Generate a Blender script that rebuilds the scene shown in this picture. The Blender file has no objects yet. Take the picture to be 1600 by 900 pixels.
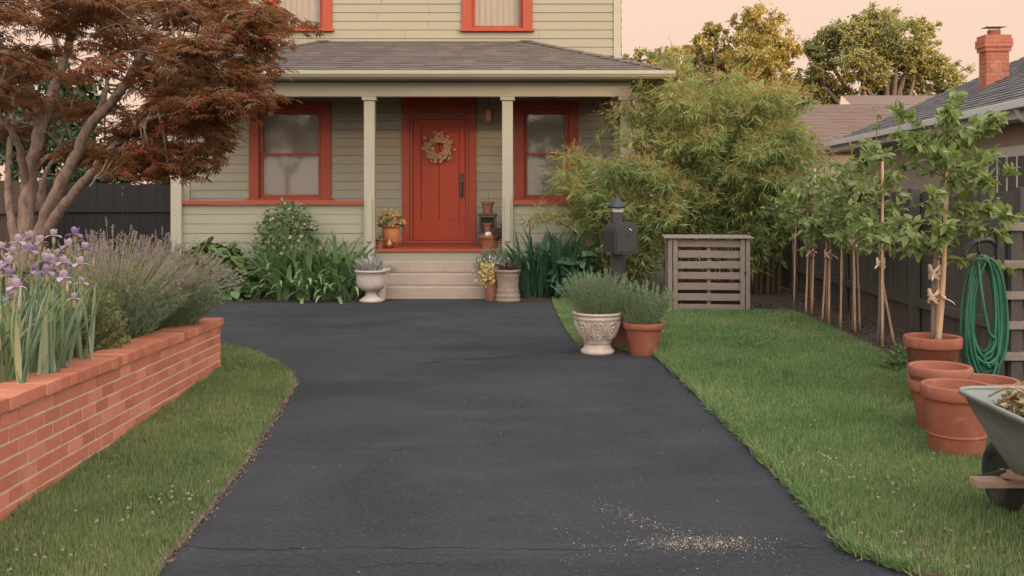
import bpy, math, random
import numpy as np
from mathutils import Vector, Matrix

R = math.radians
rng = np.random.default_rng(7)
random.seed(7)
sc = bpy.context.scene
COL = sc.collection

# ------------------------------------------------------------------ camera, sky, sun, exposure
cam_d = bpy.data.cameras.new('camera')
cam = bpy.data.objects.new('camera', cam_d)
COL.objects.link(cam)
cam.location = (0, 0, 1.6)
cam.rotation_euler = (R(90), 0, 0)
cam_d.sensor_width = 36
cam_d.lens = 36
cam_d.shift_y = -150 / 1600
cam_d.clip_start = 0.1
cam_d.clip_end = 2000
sc.camera = cam
sc.render.resolution_x, sc.render.resolution_y = 1024, 576
sc.view_settings.view_transform = 'Standard'
sc.view_settings.look = 'None'
sc.view_settings.exposure = 0.0
sc.view_settings.gamma = 1.0

SUN_EL, SUN_AZ = R(10), math.atan2(0.62, -0.78)      # azimuth from +Y towards +X
to_sun = Vector((math.sin(SUN_AZ) * math.cos(SUN_EL), math.cos(SUN_AZ) * math.cos(SUN_EL), math.sin(SUN_EL)))
world = bpy.data.worlds.new('World')
sc.world = world
world.use_nodes = True
wn, wl = world.node_tree.nodes, world.node_tree.links
for n in list(wn): wn.remove(n)
out = wn.new('ShaderNodeOutputWorld'); bg = wn.new('ShaderNodeBackground')
sky = wn.new('ShaderNodeTexSky'); sky.sky_type = 'NISHITA'
sky.sun_disc = False; sky.sun_elevation = SUN_EL; sky.sun_rotation = SUN_AZ
sky.dust_density = 4.0; sky.air_density = 1.2; sky.ozone_density = 1.5
tc = wn.new('ShaderNodeTexCoord'); sep = wn.new('ShaderNodeSeparateXYZ')
wl.new(tc.outputs['Generated'], sep.inputs[0])
ramp = wn.new('ShaderNodeValToRGB')
wl.new(sep.outputs['Z'], ramp.inputs[0])
e = ramp.color_ramp.elements
e[0].position = 0.0; e[0].color = (0.90, 0.62, 0.46, 1)
e[1].position = 1.0; e[1].color = (1.10, 1.25, 1.48, 1)
k = e.new(0.20); k.color = (0.97, 0.70, 0.555, 1)
k = e.new(0.50); k.color = (1.15, 1.08, 1.05, 1)
mul = wn.new('ShaderNodeVectorMath'); mul.operation = 'SCALE'; mul.inputs['Scale'].default_value = 10.8
wl.new(ramp.outputs[0], mul.inputs[0])
mixw = wn.new('ShaderNodeMix'); mixw.data_type = 'RGBA'; mixw.inputs['Factor'].default_value = 0.93
wl.new(sky.outputs[0], mixw.inputs['A']); wl.new(mul.outputs[0], mixw.inputs['B'])
# hazy evening: the whole sky on the sun's side (behind the camera) glows, strongest around the sun
gl_dir = Vector((0.38, -0.85, 0.16)).normalized()
dotn = wn.new('ShaderNodeVectorMath'); dotn.operation = 'DOT_PRODUCT'; dotn.inputs[1].default_value = gl_dir
wl.new(tc.outputs['Generated'], dotn.inputs[0])
gmap = wn.new('ShaderNodeMapRange'); gmap.interpolation_type = 'SMOOTHSTEP'
gmap.inputs['From Min'].default_value = -0.15; gmap.inputs['From Max'].default_value = 1.0
gmap.inputs['To Min'].default_value = 0.0; gmap.inputs['To Max'].default_value = 33.0
wl.new(dotn.outputs['Value'], gmap.inputs[0])
gcol = wn.new('ShaderNodeVectorMath'); gcol.operation = 'SCALE'; gcol.inputs[0].default_value = (1.0, 0.87, 0.755)
wl.new(gmap.outputs[0], gcol.inputs['Scale'])
addw = wn.new('ShaderNodeVectorMath'); addw.operation = 'ADD'
wl.new(mixw.outputs['Result'], addw.inputs[0]); wl.new(gcol.outputs[0], addw.inputs[1])
wl.new(addw.outputs[0], bg.inputs['Color'])
bg.inputs['Strength'].default_value = 0.1
wl.new(bg.outputs[0], out.inputs[0])

sun_d = bpy.data.lights.new('sun', 'SUN')
sun_d.energy = 2.5; sun_d.angle = R(4); sun_d.color = (1.0, 0.58, 0.30)
sun = bpy.data.objects.new('sun', sun_d); COL.objects.link(sun)
sun.rotation_euler = (-to_sun).to_track_quat('-Z', 'Y').to_euler()
sun.location = (20, -20, 20)

# ------------------------------------------------------------------ helpers: pixels of the photo -> points of the place
F, HY, HZ = 1600.0, 300.0, 1.6
def P(px, py, D): return np.array(((px - 800) * D / F, D, HZ - (py - HY) * D / F))
def G(px, py, z=0.0):
    D = F * (HZ - z) / (py - HY)
    return np.array(((px - 800) * D / F, D, z))

# ------------------------------------------------------------------ helpers: materials
def new_mat(name):
    m = bpy.data.materials.new(name); m.use_nodes = True
    nt = m.node_tree
    b = nt.nodes['Principled BSDF']
    return m, nt, b
def ramp_node(nt, cols, fac, pos=None):
    r = nt.nodes.new('ShaderNodeValToRGB')
    el = r.color_ramp.elements
    n = len(cols)
    while len(el) < n: el.new(0.5)
    for i, c in enumerate(cols):
        el[i].position = (i / max(1, n - 1)) if pos is None else pos[i]
        el[i].color = (*c, 1)
    nt.links.new(fac, r.inputs[0])
    return r.outputs[0]
def noise(nt, scale, detail=4, rough=0.6, vec=None, dist=0.0):
    n = nt.nodes.new('ShaderNodeTexNoise')
    n.inputs['Scale'].default_value = scale; n.inputs['Detail'].default_value = detail
    n.inputs['Roughness'].default_value = rough; n.inputs['Distortion'].default_value = dist
    if vec is None:
        t = nt.nodes.new('ShaderNodeTexCoord'); vec = t.outputs['Object']
    nt.links.new(vec, n.inputs['Vector'])
    return n.outputs['Fac']
def scaled_vec(nt, s):
    t = nt.nodes.new('ShaderNodeTexCoord'); mp = nt.nodes.new('ShaderNodeMapping')
    mp.inputs['Scale'].default_value = s
    nt.links.new(t.outputs['Object'], mp.inputs['Vector'])
    return mp.outputs['Vector']
def mixc(nt, f, a, b, mode='MIX'):
    m = nt.nodes.new('ShaderNodeMix'); m.data_type = 'RGBA'; m.blend_type = mode
    for sock, v in (('Factor', f), ('A', a), ('B', b)):
        if hasattr(v, 'links'): nt.links.new(v, m.inputs[sock])
        else: m.inputs[sock].default_value = v if sock == 'Factor' else (*v, 1)
    return m.outputs['Result']
def mathn(nt, op, a, b=None, clamp=False):
    m = nt.nodes.new('ShaderNodeMath'); m.operation = op; m.use_clamp = clamp
    for i, v in enumerate((a, b)):
        if v is None: continue
        if hasattr(v, 'links'): nt.links.new(v, m.inputs[i])
        else: m.inputs[i].default_value = v
    return m.outputs[0]
def bump(nt, b, h, strength=0.3, dist=0.01):
    n = nt.nodes.new('ShaderNodeBump'); n.inputs['Strength'].default_value = strength; n.inputs['Distance'].default_value = dist
    nt.links.new(h, n.inputs['Height']); nt.links.new(n.outputs[0], b.inputs['Normal'])
def island(nt):
    g = nt.nodes.new('ShaderNodeNewGeometry'); return g.outputs['Random Per Island']

def m_plain(name, cols, scale=6, rough=0.6, bmp=0.0, bscale=60, stretch=(1, 1, 1), isl=0.0, metal=0.0, dirt=None):
    m, nt, b = new_mat(name)
    v = scaled_vec(nt, stretch)
    f = noise(nt, scale, 5, 0.65, v)
    f = mathn(nt, 'MULTIPLY_ADD', f, 1.8); f.node.inputs[2].default_value = -0.4; f.node.use_clamp = True
    if isl:
        f = mathn(nt, 'ADD', mathn(nt, 'MULTIPLY', f, 1 - isl), mathn(nt, 'MULTIPLY', island(nt), isl))
    c = ramp_node(nt, cols, f)
    if dirt:
        d = noise(nt, dirt[1], 6, 0.7, v)
        d = ramp_node(nt, [(0, 0, 0), (1, 1, 1)], d, [dirt[2], min(1, dirt[2] + 0.2)])
        c = mixc(nt, mathn(nt, 'MULTIPLY', d, dirt[3]), c, dirt[0])
    nt.links.new(c, b.inputs['Base Color'])
    b.inputs['Roughness'].default_value = rough; b.inputs['Metallic'].default_value = metal
    if 'paint' in name: b.inputs['Specular IOR Level'].default_value = .25
    if bmp: bump(nt, b, noise(nt, bscale, 5, 0.7, v), bmp, 0.01)
    return m
def m_leaf(name, cols, trans=0.35, rough=0.5, patch=None, gain=1.35):
    m, nt, b = new_mat(name)
    f = island(nt)
    if patch:
        p = noise(nt, patch, 3, 0.6)
        p = mathn(nt, 'MULTIPLY_ADD', p, 2.2); p.node.inputs[2].default_value = -0.6; p.node.use_clamp = True
        f = mathn(nt, 'ADD', mathn(nt, 'MULTIPLY', f, 0.55), mathn(nt, 'MULTIPLY', p, 0.45))
    cols = [(min(.8, c[0] * gain), min(.8, c[1] * gain), min(.8, c[2] * gain * (1.3 if c[1] > c[0] else 1.0))) for c in cols]
    c = ramp_node(nt, cols, f)
    nt.links.new(c, b.inputs['Base Color'])
    b.inputs['Roughness'].default_value = rough
    b.inputs['Specular IOR Level'].default_value = 0.35
    tr = nt.nodes.new('ShaderNodeBsdfTranslucent')
    nt.links.new(mixc(nt, 1.0, c, (1.0, 1.0, 0.6), 'MULTIPLY'), tr.inputs['Color'])
    mx = nt.nodes.new('ShaderNodeMixShader'); mx.inputs[0].default_value = trans
    nt.links.new(b.outputs[0], mx.inputs[1]); nt.links.new(tr.outputs[0], mx.inputs[2])
    nt.links.new(mx.outputs[0], nt.nodes['Material Output'].inputs['Surface'])
    return m

M = {}
M['sage'] = m_plain('sage paint', [(.226, .219, .167), (.252, .245, .187)], 3, .62, .10, 90, (1, 1, 3), .25, dirt=((.19, .18, .135), 2.2, .60, .4))
M['sage_trim'] = m_plain('pale sage trim paint', [(.29, .275, .212), (.325, .31, .24)], 4, .55, .06, 80, dirt=((.31, .29, .22), 3.0, .62, .4))
M['red'] = m_plain('brick red paint', [(.235, .044, .021), (.275, .054, .027)], 4, .5, .05, 70, (1, 1, .6), dirt=((.27, .055, .03), 5, .63, .4))
M['door_red'] = m_plain('door red paint', [(.285, .038, .016), (.325, .046, .020)], 3, .5, .04, 60, (1, 1, .4))
M['dark_groove'] = m_plain('dark groove', [(.10, .02, .012), (.12, .025, .015)], 3, .7)
M['ceiling'] = m_plain('porch ceiling paint', [(.34, .36, .29), (.38, .40, .32)], 3, .7)
M['white'] = m_plain('white paint', [(.52, .51, .49), (.58, .57, .55)], 3, .5, .04, 60, dirt=((.5, .48, .44), 4, .6, .4))
M['curtain'] = m_plain('cream curtain', [(.50, .445, .375), (.57, .51, .435)], 9, .8, .2, 12, (8, 1, .3))
M['blind'] = m_plain('tan roller blind', [(.30, .265, .22), (.34, .30, .25)], 3, .8, .1, 200)
M['concrete'] = m_plain('warm concrete', [(.26, .205, .17), (.33, .27, .225)], 5, .85, .35, 90, dirt=((.27, .21, .17), 7, .58, .6))
M['black_metal'] = m_plain('black metal', [(.018, .018, .02), (.03, .03, .032)], 8, .42, .05, 80)
M['mailbox'] = m_plain('charcoal metal', [(.012, .0125, .014), (.021, .022, .024)], 8, .5, .08, 90, dirt=((.06, .058, .056), 14, .64, .5))
M['steel'] = m_plain('dull steel', [(.35, .35, .35), (.45, .45, .45)], 12, .4, metal=.8)
M['stone'] = m_plain('weathered urn stone', [(.34, .285, .24), (.50, .43, .37)], 9, .9, .5, 70, dirt=((.20, .145, .115), 7, .53, .8))
M['palestone'] = m_plain('pale urn stone', [(.34, .29, .255), (.48, .42, .375)], 8, .9, .5, 60, dirt=((.30, .23, .20), 12, .56, .7))
M['darkstone'] = m_plain('brown urn stone', [(.16, .115, .09), (.25, .19, .15)], 8, .85, .4, 60)
M['terra'] = m_plain('terracotta', [(.165, .050, .028), (.29, .095, .052)], 5, .85, .25, 90, dirt=((.33, .21, .16), 8, .57, .6))
M['terra_old'] = m_plain('aged terracotta', [(.19, .062, .036), (.30, .11, .066)], 7, .85, .25, 80, dirt=((.19, .10, .07), 6, .55, .6))
M['terra_orange'] = m_plain('orange terracotta', [(.38, .13, .055), (.45, .17, .075)], 6, .75, .15, 80)
M['terra_brown'] = m_plain('brown clay', [(.17, .075, .05), (.24, .11, .075)], 6, .7, .15, 80)
M['soil'] = m_plain('soil', [(.022, .015, .010), (.055, .036, .024)], 30, .95, .9, 60)
M['mulch'] = m_plain('mulch', [(.030, .018, .012), (.075, .045, .030)], 25, .95, .9, 50)
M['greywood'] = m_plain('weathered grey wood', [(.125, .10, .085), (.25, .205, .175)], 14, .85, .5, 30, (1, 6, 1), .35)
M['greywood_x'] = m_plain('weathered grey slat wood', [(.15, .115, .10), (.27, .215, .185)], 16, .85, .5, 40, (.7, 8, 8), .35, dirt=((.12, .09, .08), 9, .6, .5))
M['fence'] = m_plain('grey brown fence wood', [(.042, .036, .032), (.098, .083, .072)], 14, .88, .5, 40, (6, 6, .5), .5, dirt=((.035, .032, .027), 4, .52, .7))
M['darkfence'] = m_plain('near black fence wood', [(.004, .0038, .0038), (.010, .0088, .0085)], 14, .8, .4, 40, (6, 6, .5), .5)  # near-black tones, varied per board and along the grain
M['brownfence'] = m_plain('brown fence wood', [(.085, .058, .042), (.14, .10, .075)], 14, .88, .5, 40, (6, 6, .5), .5)
M['bamboo_stake'] = m_plain('tan stake wood', [(.33, .20, .11), (.46, .30, .18)], 10, .7, .3, 40, (8, 8, 1))
M['tie'] = m_plain('cloth tie', [(.42, .29, .21), (.52, .38, .29)], 20, .9, .3, 80)
M['bark'] = m_plain('maple bark', [(.12, .08, .06), (.34, .25, .19)], 16, .92, 1.0, 30, (2, 2, .7), dirt=((.07, .05, .038), 9, .5, .8))
M['bark_dark'] = m_plain('grey brown bark', [(.10, .075, .055), (.19, .14, .105)], 12, .9, .5, 30, (3, 3, .6))
M['stem_green'] = m_plain('green stem', [(.10, .14, .05), (.16, .20, .08)], 8, .6)
M['culm'] = m_plain('bamboo culm', [(.05, .042, .018), (.14, .105, .045)], 3, .5, isl=.8)
M['rubber'] = m_plain('black rubber', [(.012, .012, .012), (.024, .023, .022)], 10, .8, .2, 50, dirt=((.08, .065, .05), 6, .6, .5))
M['tray'] = m_plain('grey green painted tray', [(.145, .165, .150), (.235, .255, .235)], 4, .6, .15, 40, dirt=((.27, .245, .21), 7, .54, .75))
M['barrow_wood'] = m_plain('barrow wood', [(.24, .16, .11), (.36, .25, .18)], 10, .8, .4, 30, (1, 5, 5))
M['beige'] = m_plain('beige stucco', [(.33, .265, .21), (.38, .305, .245)], 4, .9, .3, 90)
M['darkwood'] = m_plain('dark wood', [(.035, .022, .016), (.06, .04, .03)], 8, .6, .2, 40)
M['copper'] = m_plain('brown copper', [(.20, .085, .04), (.30, .13, .06)], 6, .4, metal=.7)
M['hose'] = m_plain('green hose', [(.008, .075, .042), (.022, .135, .080)], 9, .42, isl=.5)
M['wrap'] = m_plain('white object', [(.6, .55, .5), (.7, .65, .6)], 6, .8)
M['blocker'] = m_plain('hedge core', [(.02, .03, .012), (.04, .055, .02)], 3, .9)
M['sand'] = m_plain('pale grit', [(.24, .20, .15), (.42, .36, .28)], 30, .9, isl=.8)
M['dried'] = m_plain('dried flower heads', [(.26, .14, .075), (.52, .35, .20)], 20, .9, isl=.8)
M['debris'] = m_leaf('dried plant scraps', [(.07, .04, .025), (.26, .18, .10), (.14, .13, .05), (.38, .28, .18)], .15, .8, None, 1.0)
M['amber'] = m_plain('amber lantern glass', [(.30, .12, .06), (.36, .16, .08)], 6, .4)
M['wood_loose'] = M['barrow_wood']

def m_brick():
    m, nt, b = new_mat('red brick')
    f = island(nt)
    base = ramp_node(nt, [(.30, .095, .052), (.41, .135, .077), (.355, .110, .060), (.48, .185, .115)], f)
    n = noise(nt, 22, 6, .7)
    c = mixc(nt, mathn(nt, 'MULTIPLY', ramp_node(nt, [(0, 0, 0), (1, 1, 1)], n, [.5, .75]), .45), base, (.26, .075, .045))
    n2 = noise(nt, 3.0, 5, .7)
    c = mixc(nt, mathn(nt, 'MULTIPLY', ramp_node(nt, [(0, 0, 0), (1, 1, 1)], n2, [.55, .75]), .30), c, (.58, .34, .25))
    nt.links.new(c, b.inputs['Base Color']); b.inputs['Roughness'].default_value = .88
    bump(nt, b, noise(nt, 70, 6, .75), .5, .006)
    return m
M['brick'] = m_brick()
M['mortar'] = m_plain('pale mortar', [(.38, .27, .20), (.52, .39, .30)], 14, .95, .5, 90)

def m_shingle(name, cols):
    m, nt, b = new_mat(name)
    c = ramp_node(nt, cols, island(nt))
    n = noise(nt, 120, 4, .8)
    c = mixc(nt, mathn(nt, 'MULTIPLY', n, .5), c, (.05, .045, .042))
    n2 = noise(nt, 1.2, 4, .6)
    c = mixc(nt, mathn(nt, 'MULTIPLY', ramp_node(nt, [(0, 0, 0), (1, 1, 1)], n2, [.45, .8]), .3), c, (.16, .13, .115))
    nt.links.new(c, b.inputs['Base Color']); b.inputs['Roughness'].default_value = .92
    bump(nt, b, noise(nt, 160, 4, .8), .5, .005)
    return m
M['shingle'] = m_shingle('asphalt shingle', [(.068, .056, .050), (.11, .09, .082), (.08, .067, .060), (.14, .116, .104)])
M['shingle_grey'] = m_shingle('grey asphalt shingle', [(.085, .082, .082), (.125, .12, .117), (.10, .097, .094), (.145, .138, .134)])
M['shingle_brown'] = m_shingle('brown asphalt shingle', [(.125, .082, .068), (.16, .105, .085), (.14, .094, .077)])

def m_glass():
    m, nt, b = new_mat('window glass')
    tr = nt.nodes.new('ShaderNodeBsdfTransparent'); tr.inputs[0].default_value = (.80, .80, .78, 1)
    gl = nt.nodes.new('ShaderNodeBsdfGlossy'); gl.inputs['Roughness'].default_value = .04
    fr = nt.nodes.new('ShaderNodeFresnel'); fr.inputs[0].default_value = 1.5
    f = mathn(nt, 'MULTIPLY', fr.outputs[0], 1.0, True)
    n = nt.nodes.new('ShaderNodeBump'); n.inputs['Strength'].default_value = .04; n.inputs['Distance'].default_value = .01
    nt.links.new(noise(nt, 5, 2, .5), n.inputs['Height']); nt.links.new(n.outputs[0], gl.inputs['Normal'])
    mx = nt.nodes.new('ShaderNodeMixShader')
    nt.links.new(f, mx.inputs[0]); nt.links.new(tr.outputs[0], mx.inputs[1]); nt.links.new(gl.outputs[0], mx.inputs[2])
    nt.links.new(mx.outputs[0], nt.nodes['Material Output'].inputs['Surface'])
    return m
M['glass'] = m_glass()

def m_asphalt():
    m, nt, b = new_mat('asphalt')
    t = nt.nodes.new('ShaderNodeTexCoord'); ob = t.outputs['Object']
    big = noise(nt, .55, 5, .6, ob, .6)
    c = ramp_node(nt, [(.019, .0210, .0250), (.030, .0318, .0355), (.043, .0445, .0470)], big, [.3, .5, .72])
    wash = noise(nt, 1.6, 6, .65, scaled_vec(nt, (.35, 1.3, 1)), .8)           # worn, sealed-over patches
    c = mixc(nt, mathn(nt, 'MULTIPLY', ramp_node(nt, [(0, 0, 0), (1, 1, 1)], wash, [.48, .8]), .75), c, (.054, .055, .057))
    fine = noise(nt, 180, 3, .8, ob)
    c = mixc(nt, mathn(nt, 'MULTIPLY', ramp_node(nt, [(0, 0, 0), (1, 1, 1)], fine, [.50, .8]), .35), c, (.062, .061, .060))
    med = noise(nt, 34, 4, .85, ob)
    c = mixc(nt, mathn(nt, 'MULTIPLY', ramp_node(nt, [(0, 0, 0), (1, 1, 1)], med, [.46, .70]), .42), c, (.085, .084, .083))
    dk = noise(nt, 3.1, 6, .75, ob, .5)
    c = mixc(nt, mathn(nt, 'MULTIPLY', ramp_node(nt, [(0, 0, 0), (1, 1, 1)], dk, [.57, .74]), .5), c, (.016, .017, .019))
    spk = nt.nodes.new('ShaderNodeTexVoronoi'); spk.inputs['Scale'].default_value = 14
    nt.links.new(ob, spk.inputs['Vector'])
    near = mathn(nt, 'LESS_THAN', spk.outputs['Distance'], .07)
    sx = nt.nodes.new('ShaderNodeSeparateXYZ'); nt.links.new(spk.outputs['Color'], sx.inputs[0])
    sp = mathn(nt, 'MULTIPLY', near, mathn(nt, 'GREATER_THAN', sx.outputs[0], .88))
    c = mixc(nt, mathn(nt, 'MULTIPLY', sp, .8), c, (.30, .25, .19))
    # cracks: two seams across the drive, wandering
    sp3 = nt.nodes.new('ShaderNodeSeparateXYZ'); nt.links.new(ob, sp3.inputs[0])
    def seam(y0, slope, amp, scale, width, x_lo, x_hi, curve=0.0):
        w = mathn(nt, 'MULTIPLY', mathn(nt, 'SUBTRACT', noise(nt, scale, 6, .75, scaled_vec(nt, (1, .02, 1))), .5), amp)
        xx = mathn(nt, 'MULTIPLY', mathn(nt, 'MULTIPLY', sp3.outputs[0], sp3.outputs[0]), curve)
        yl = mathn(nt, 'ADD', mathn(nt, 'ADD', mathn(nt, 'MULTIPLY_ADD', sp3.outputs[0], slope), w), xx)
        for nd in nt.nodes:
            if nd.type == 'MATH' and nd.operation == 'MULTIPLY_ADD' and nd.inputs[2].default_value == .5: nd.inputs[2].default_value = y0
        d = mathn(nt, 'ABSOLUTE', mathn(nt, 'SUBTRACT', sp3.outputs[1], yl))
        brk = noise(nt, 3.0, 3, .6, ob)
        wd = mathn(nt, 'MULTIPLY', ramp_node(nt, [(0, 0, 0), (1, 1, 1)], brk, [.35, .6]), width)
        k = mathn(nt, 'LESS_THAN', d, wd)
        k = mathn(nt, 'MULTIPLY', k, mathn(nt, 'GREATER_THAN', sp3.outputs[0], x_lo))
        return mathn(nt, 'MULTIPLY', k, mathn(nt, 'LESS_THAN', sp3.outputs[0], x_hi))
    s1 = seam(4.60, 0.01, .22, 1.6, .008, -4, 4)
    s2 = seam(10.0, .55, .7, .8, .028, -.9, .75)
    s3 = seam(4.40, .05, .35, 2.3, .005, -1.2, -.3)
    cr = mathn(nt, 'MAXIMUM', mathn(nt, 'MAXIMUM', s1, s2), s3)
    c = mixc(nt, mathn(nt, 'MULTIPLY', cr, .75), c, (.012, .012, .013))
    nt.links.new(c, b.inputs['Base Color'])
    rr = nt.nodes.new('ShaderNodeMapRange'); nt.links.new(wash, rr.inputs[0]); rr.inputs[3].default_value = .74; rr.inputs[4].default_value = .92
    nt.links.new(rr.outputs[0], b.inputs['Roughness'])
    b.inputs['Specular IOR Level'].default_value = .1
    bump(nt, b, noise(nt, 220, 3, .8, ob), .4, .005)
    return m
M['asphalt'] = m_asphalt()

M['grass_l'] = m_leaf('dry lawn blades', [(.026, .052, .015), (.080, .120, .034), (.125, .15, .052), (.25, .22, .12)], .3, .6, .9, 1.55)
M['grass_r'] = m_leaf('lawn blades', [(.022, .052, .016), (.060, .108, .030), (.100, .142, .044), (.19, .185, .09)], .3, .6, .7, 1.8)
M['turf'] = m_plain('turf soil', [(.055, .042, .026), (.11, .085, .054)], 20, .95, .6, 60)
M['maple'] = m_leaf('bronze red maple leaves', [(.045, .019, .011), (.075, .040, .016), (.115, .044, .021), (.095, .055, .021), (.145, .040, .026), (.19, .052, .038)], .5, .5, 1.2, 1.95)
M['bambooleaf'] = m_leaf('bamboo leaves', [(.040, .068, .020), (.085, .115, .032), (.140, .160, .050), (.24, .21, .080)], .5, .55, .8, 2.4)
M['sun_tinted_plume'] = m_leaf('tan bamboo plumes', [(.24, .22, .08), (.36, .29, .12), (.40, .28, .13), (.30, .28, .10)], .5, .7, None, 1.3)  # dry-tip tan, lifted so the sunlit top's warmth sits in the colour
M['sapleaf'] = m_leaf('apple leaves', [(.085, .120, .030), (.125, .160, .045), (.175, .20, .068)], .45, .45, None, 1.75)
M['lily'] = m_leaf('strap leaves', [(.040, .075, .030), (.070, .115, .040), (.12, .16, .055)], .3, .45, None, 2.1)
M['lily_dark'] = m_leaf('deep green strap leaves', [(.020, .055, .026), (.035, .080, .036), (.060, .105, .045)], .25, .4, None, 1.6)
M['broad'] = m_leaf('broad leaves', [(.050, .095, .024), (.085, .125, .034), (.12, .15, .048)], .25, .5)
M['shrubleaf'] = m_leaf('small shrub leaves', [(.045, .090, .028), (.075, .130, .042), (.12, .17, .06)], .3, .5)
M['rosemary'] = m_leaf('rosemary needles', [(.050, .080, .036), (.085, .120, .055), (.125, .155, .080)], .25, .6, None, 1.7)
M['lavleaf'] = m_leaf('lavender foliage', [(.050, .075, .035), (.080, .105, .048), (.12, .14, .072)], .3, .6, None, 2.2)
M['lavflower'] = m_leaf('lavender spikes', [(.22, .195, .20), (.30, .265, .27), (.26, .20, .25), (.34, .30, .28)], .2, .8, None, 1.1)
M['lavstalk'] = m_leaf('lavender stalks', [(.20, .20, .11), (.28, .26, .16)], .2, .8)
M['thyme'] = m_leaf('fine yellow green foliage', [(.060, .078, .024), (.10, .115, .036), (.14, .145, .055)], .3, .6, None, 2.1)
M['irisleaf'] = m_leaf('grey green iris leaves', [(.090, .150, .070), (.13, .195, .095), (.20, .25, .13), (.34, .30, .17)], .3, .45)
M['iris_pale'] = m_leaf('pale lilac petals', [(.40, .32, .46), (.48, .39, .52), (.52, .41, .48)], .4, .6, None, 1.0)
M['iris_deep'] = m_leaf('purple petals', [(.16, .115, .27), (.25, .185, .36), (.34, .26, .42)], .35, .6, None, 1.0)
M['iris_bud'] = m_leaf('papery buds', [(.32, .24, .15), (.40, .32, .21)], .3, .8, None, 1.0)
M['silver'] = m_leaf('silver leaves', [(.26, .265, .26), (.36, .36, .35), (.46, .45, .43)], .2, .8, None, 1.0)
M['yellow'] = m_leaf('yellow flowers', [(.50, .33, .05), (.60, .43, .10), (.54, .38, .13)], .3, .7, None, 1.0)
M['strawflower'] = m_leaf('straw yellow flowers', [(.46, .32, .14), (.60, .46, .25), (.40, .25, .10), (.30, .22, .08)], .3, .7, None, 1.0)
M['oak'] = m_leaf('autumn tree leaves', [(.050, .060, .018), (.11, .105, .030), (.18, .135, .038), (.30, .18, .048)], .4, .6, .35, 2.3)
M['oak2'] = m_leaf('dull green tree leaves', [(.045, .060, .020), (.085, .095, .030), (.15, .13, .042), (.30, .19, .05)], .4, .6, .35, 2.5)
M['evergreen'] = m_leaf('dark green tree leaves', [(.018, .034, .014), (.035, .058, .022), (.060, .080, .030)], .25, .6, .5)
M['limegreen'] = m_leaf('large lime leaves', [(.085, .12, .030), (.14, .17, .05), (.19, .21, .07)], .35, .5)
M['clover'] = m_leaf('clover heads', [(.36, .32, .26), (.44, .40, .33), (.40, .28, .25)], .2, .8, None, 1)
M['purpleleaf'] = m_leaf('purple rosette leaves', [(.060, .030, .040), (.10, .05, .06), (.06, .07, .04)], .2, .6)

# ------------------------------------------------------------------ helpers: meshes
class MB:
    def __init__(s): s.V, s.F, s.n = [], [], 0
    def add(s, V, Fs):
        V = np.asarray(V, float).reshape(-1, 3)
        s.V.append(V)
        groups = {}
        if isinstance(Fs, np.ndarray): s.F.append(Fs.astype(np.int64) + s.n)
        else:
            for f in Fs: groups.setdefault(len(f), []).append(f)
            for k, fs in groups.items(): s.F.append(np.array(fs, np.int64) + s.n)
        s.n += len(V)
        return s
    def build(s, name, mat, parent=None, smooth=False, bevel=0.0, loc=None):
        me = bpy.data.meshes.new(name)
        V = np.concatenate(s.V) if s.V else np.zeros((0, 3))
        if parent is not None: V = V - np.array(parent_origin(parent))
        elif loc is not None: V = V - np.array(loc)
        me.vertices.add(len(V)); me.vertices.foreach_set('co', V.astype(np.float32).ravel())
        nl = sum(f.size for f in s.F); nf = sum(len(f) for f in s.F)
        me.loops.add(nl); me.polygons.add(nf)
        if nl:
            me.loops.foreach_set('vertex_index', np.concatenate([f.ravel() for f in s.F]).astype(np.int32))
            tot = np.concatenate([np.full(len(f), f.shape[1]) for f in s.F])
            st = np.concatenate([[0], np.cumsum(tot)[:-1]])
            me.polygons.foreach_set('loop_start', st.astype(np.int32))
        me.update(calc_edges=True); me.validate()
        me.polygons.foreach_set('use_smooth', np.full(len(me.polygons), bool(smooth)))
        me.materials.append(M[mat] if isinstance(mat, str) else mat)
        o = bpy.data.objects.new(name, me); COL.objects.link(o)
        if parent is not None: o.parent = parent
        elif loc is not None: o.location = loc
        if bevel:
            b = o.modifiers.new('edge', 'BEVEL'); b.width = bevel; b.segments = 2; b.limit_method = 'ANGLE'; b.angle_limit = R(40)
        return o
def parent_origin(p):
    o = np.zeros(3)
    while p is not None:
        o = o + np.array(p.location); p = p.parent
    return o
def tag(o, label=None, cat=None, group=None, kind=None):
    if label: o['label'] = label
    if cat: o['category'] = cat
    if group: o['group'] = group
    if kind: o['kind'] = kind
    return o
def thing(name, label, cat, loc, group=None):
    o = bpy.data.objects.new(name, None); COL.objects.link(o)
    o.location = tuple(float(v) for v in loc); o.empty_display_size = .1
    return tag(o, label, cat, group)

BOXF = np.array([[0, 3, 2, 1], [4, 5, 6, 7], [0, 1, 5, 4], [1, 2, 6, 5], [2, 3, 7, 6], [3, 0, 4, 7]])
def box(mb, c, s, rz=0.0, mat3=None):
    sx, sy, sz = np.array(s) / 2.0
    v = np.array([[-sx, -sy, -sz], [sx, -sy, -sz], [sx, sy, -sz], [-sx, sy, -sz], [-sx, -sy, sz], [sx, -sy, sz], [sx, sy, sz], [-sx, sy, sz]])
    if mat3 is not None: v = v @ np.array(mat3).T
    elif rz:
        ca, sa = math.cos(rz), math.sin(rz)
        v = v @ np.array([[ca, -sa, 0], [sa, ca, 0], [0, 0, 1]]).T
    mb.add(v + np.array(c), BOXF); return mb
def box2(mb, x0, x1, y0, y1, z0, z1):
    return box(mb, ((x0 + x1) / 2, (y0 + y1) / 2, (z0 + z1) / 2), (abs(x1 - x0), abs(y1 - y0), abs(z1 - z0)))
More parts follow.
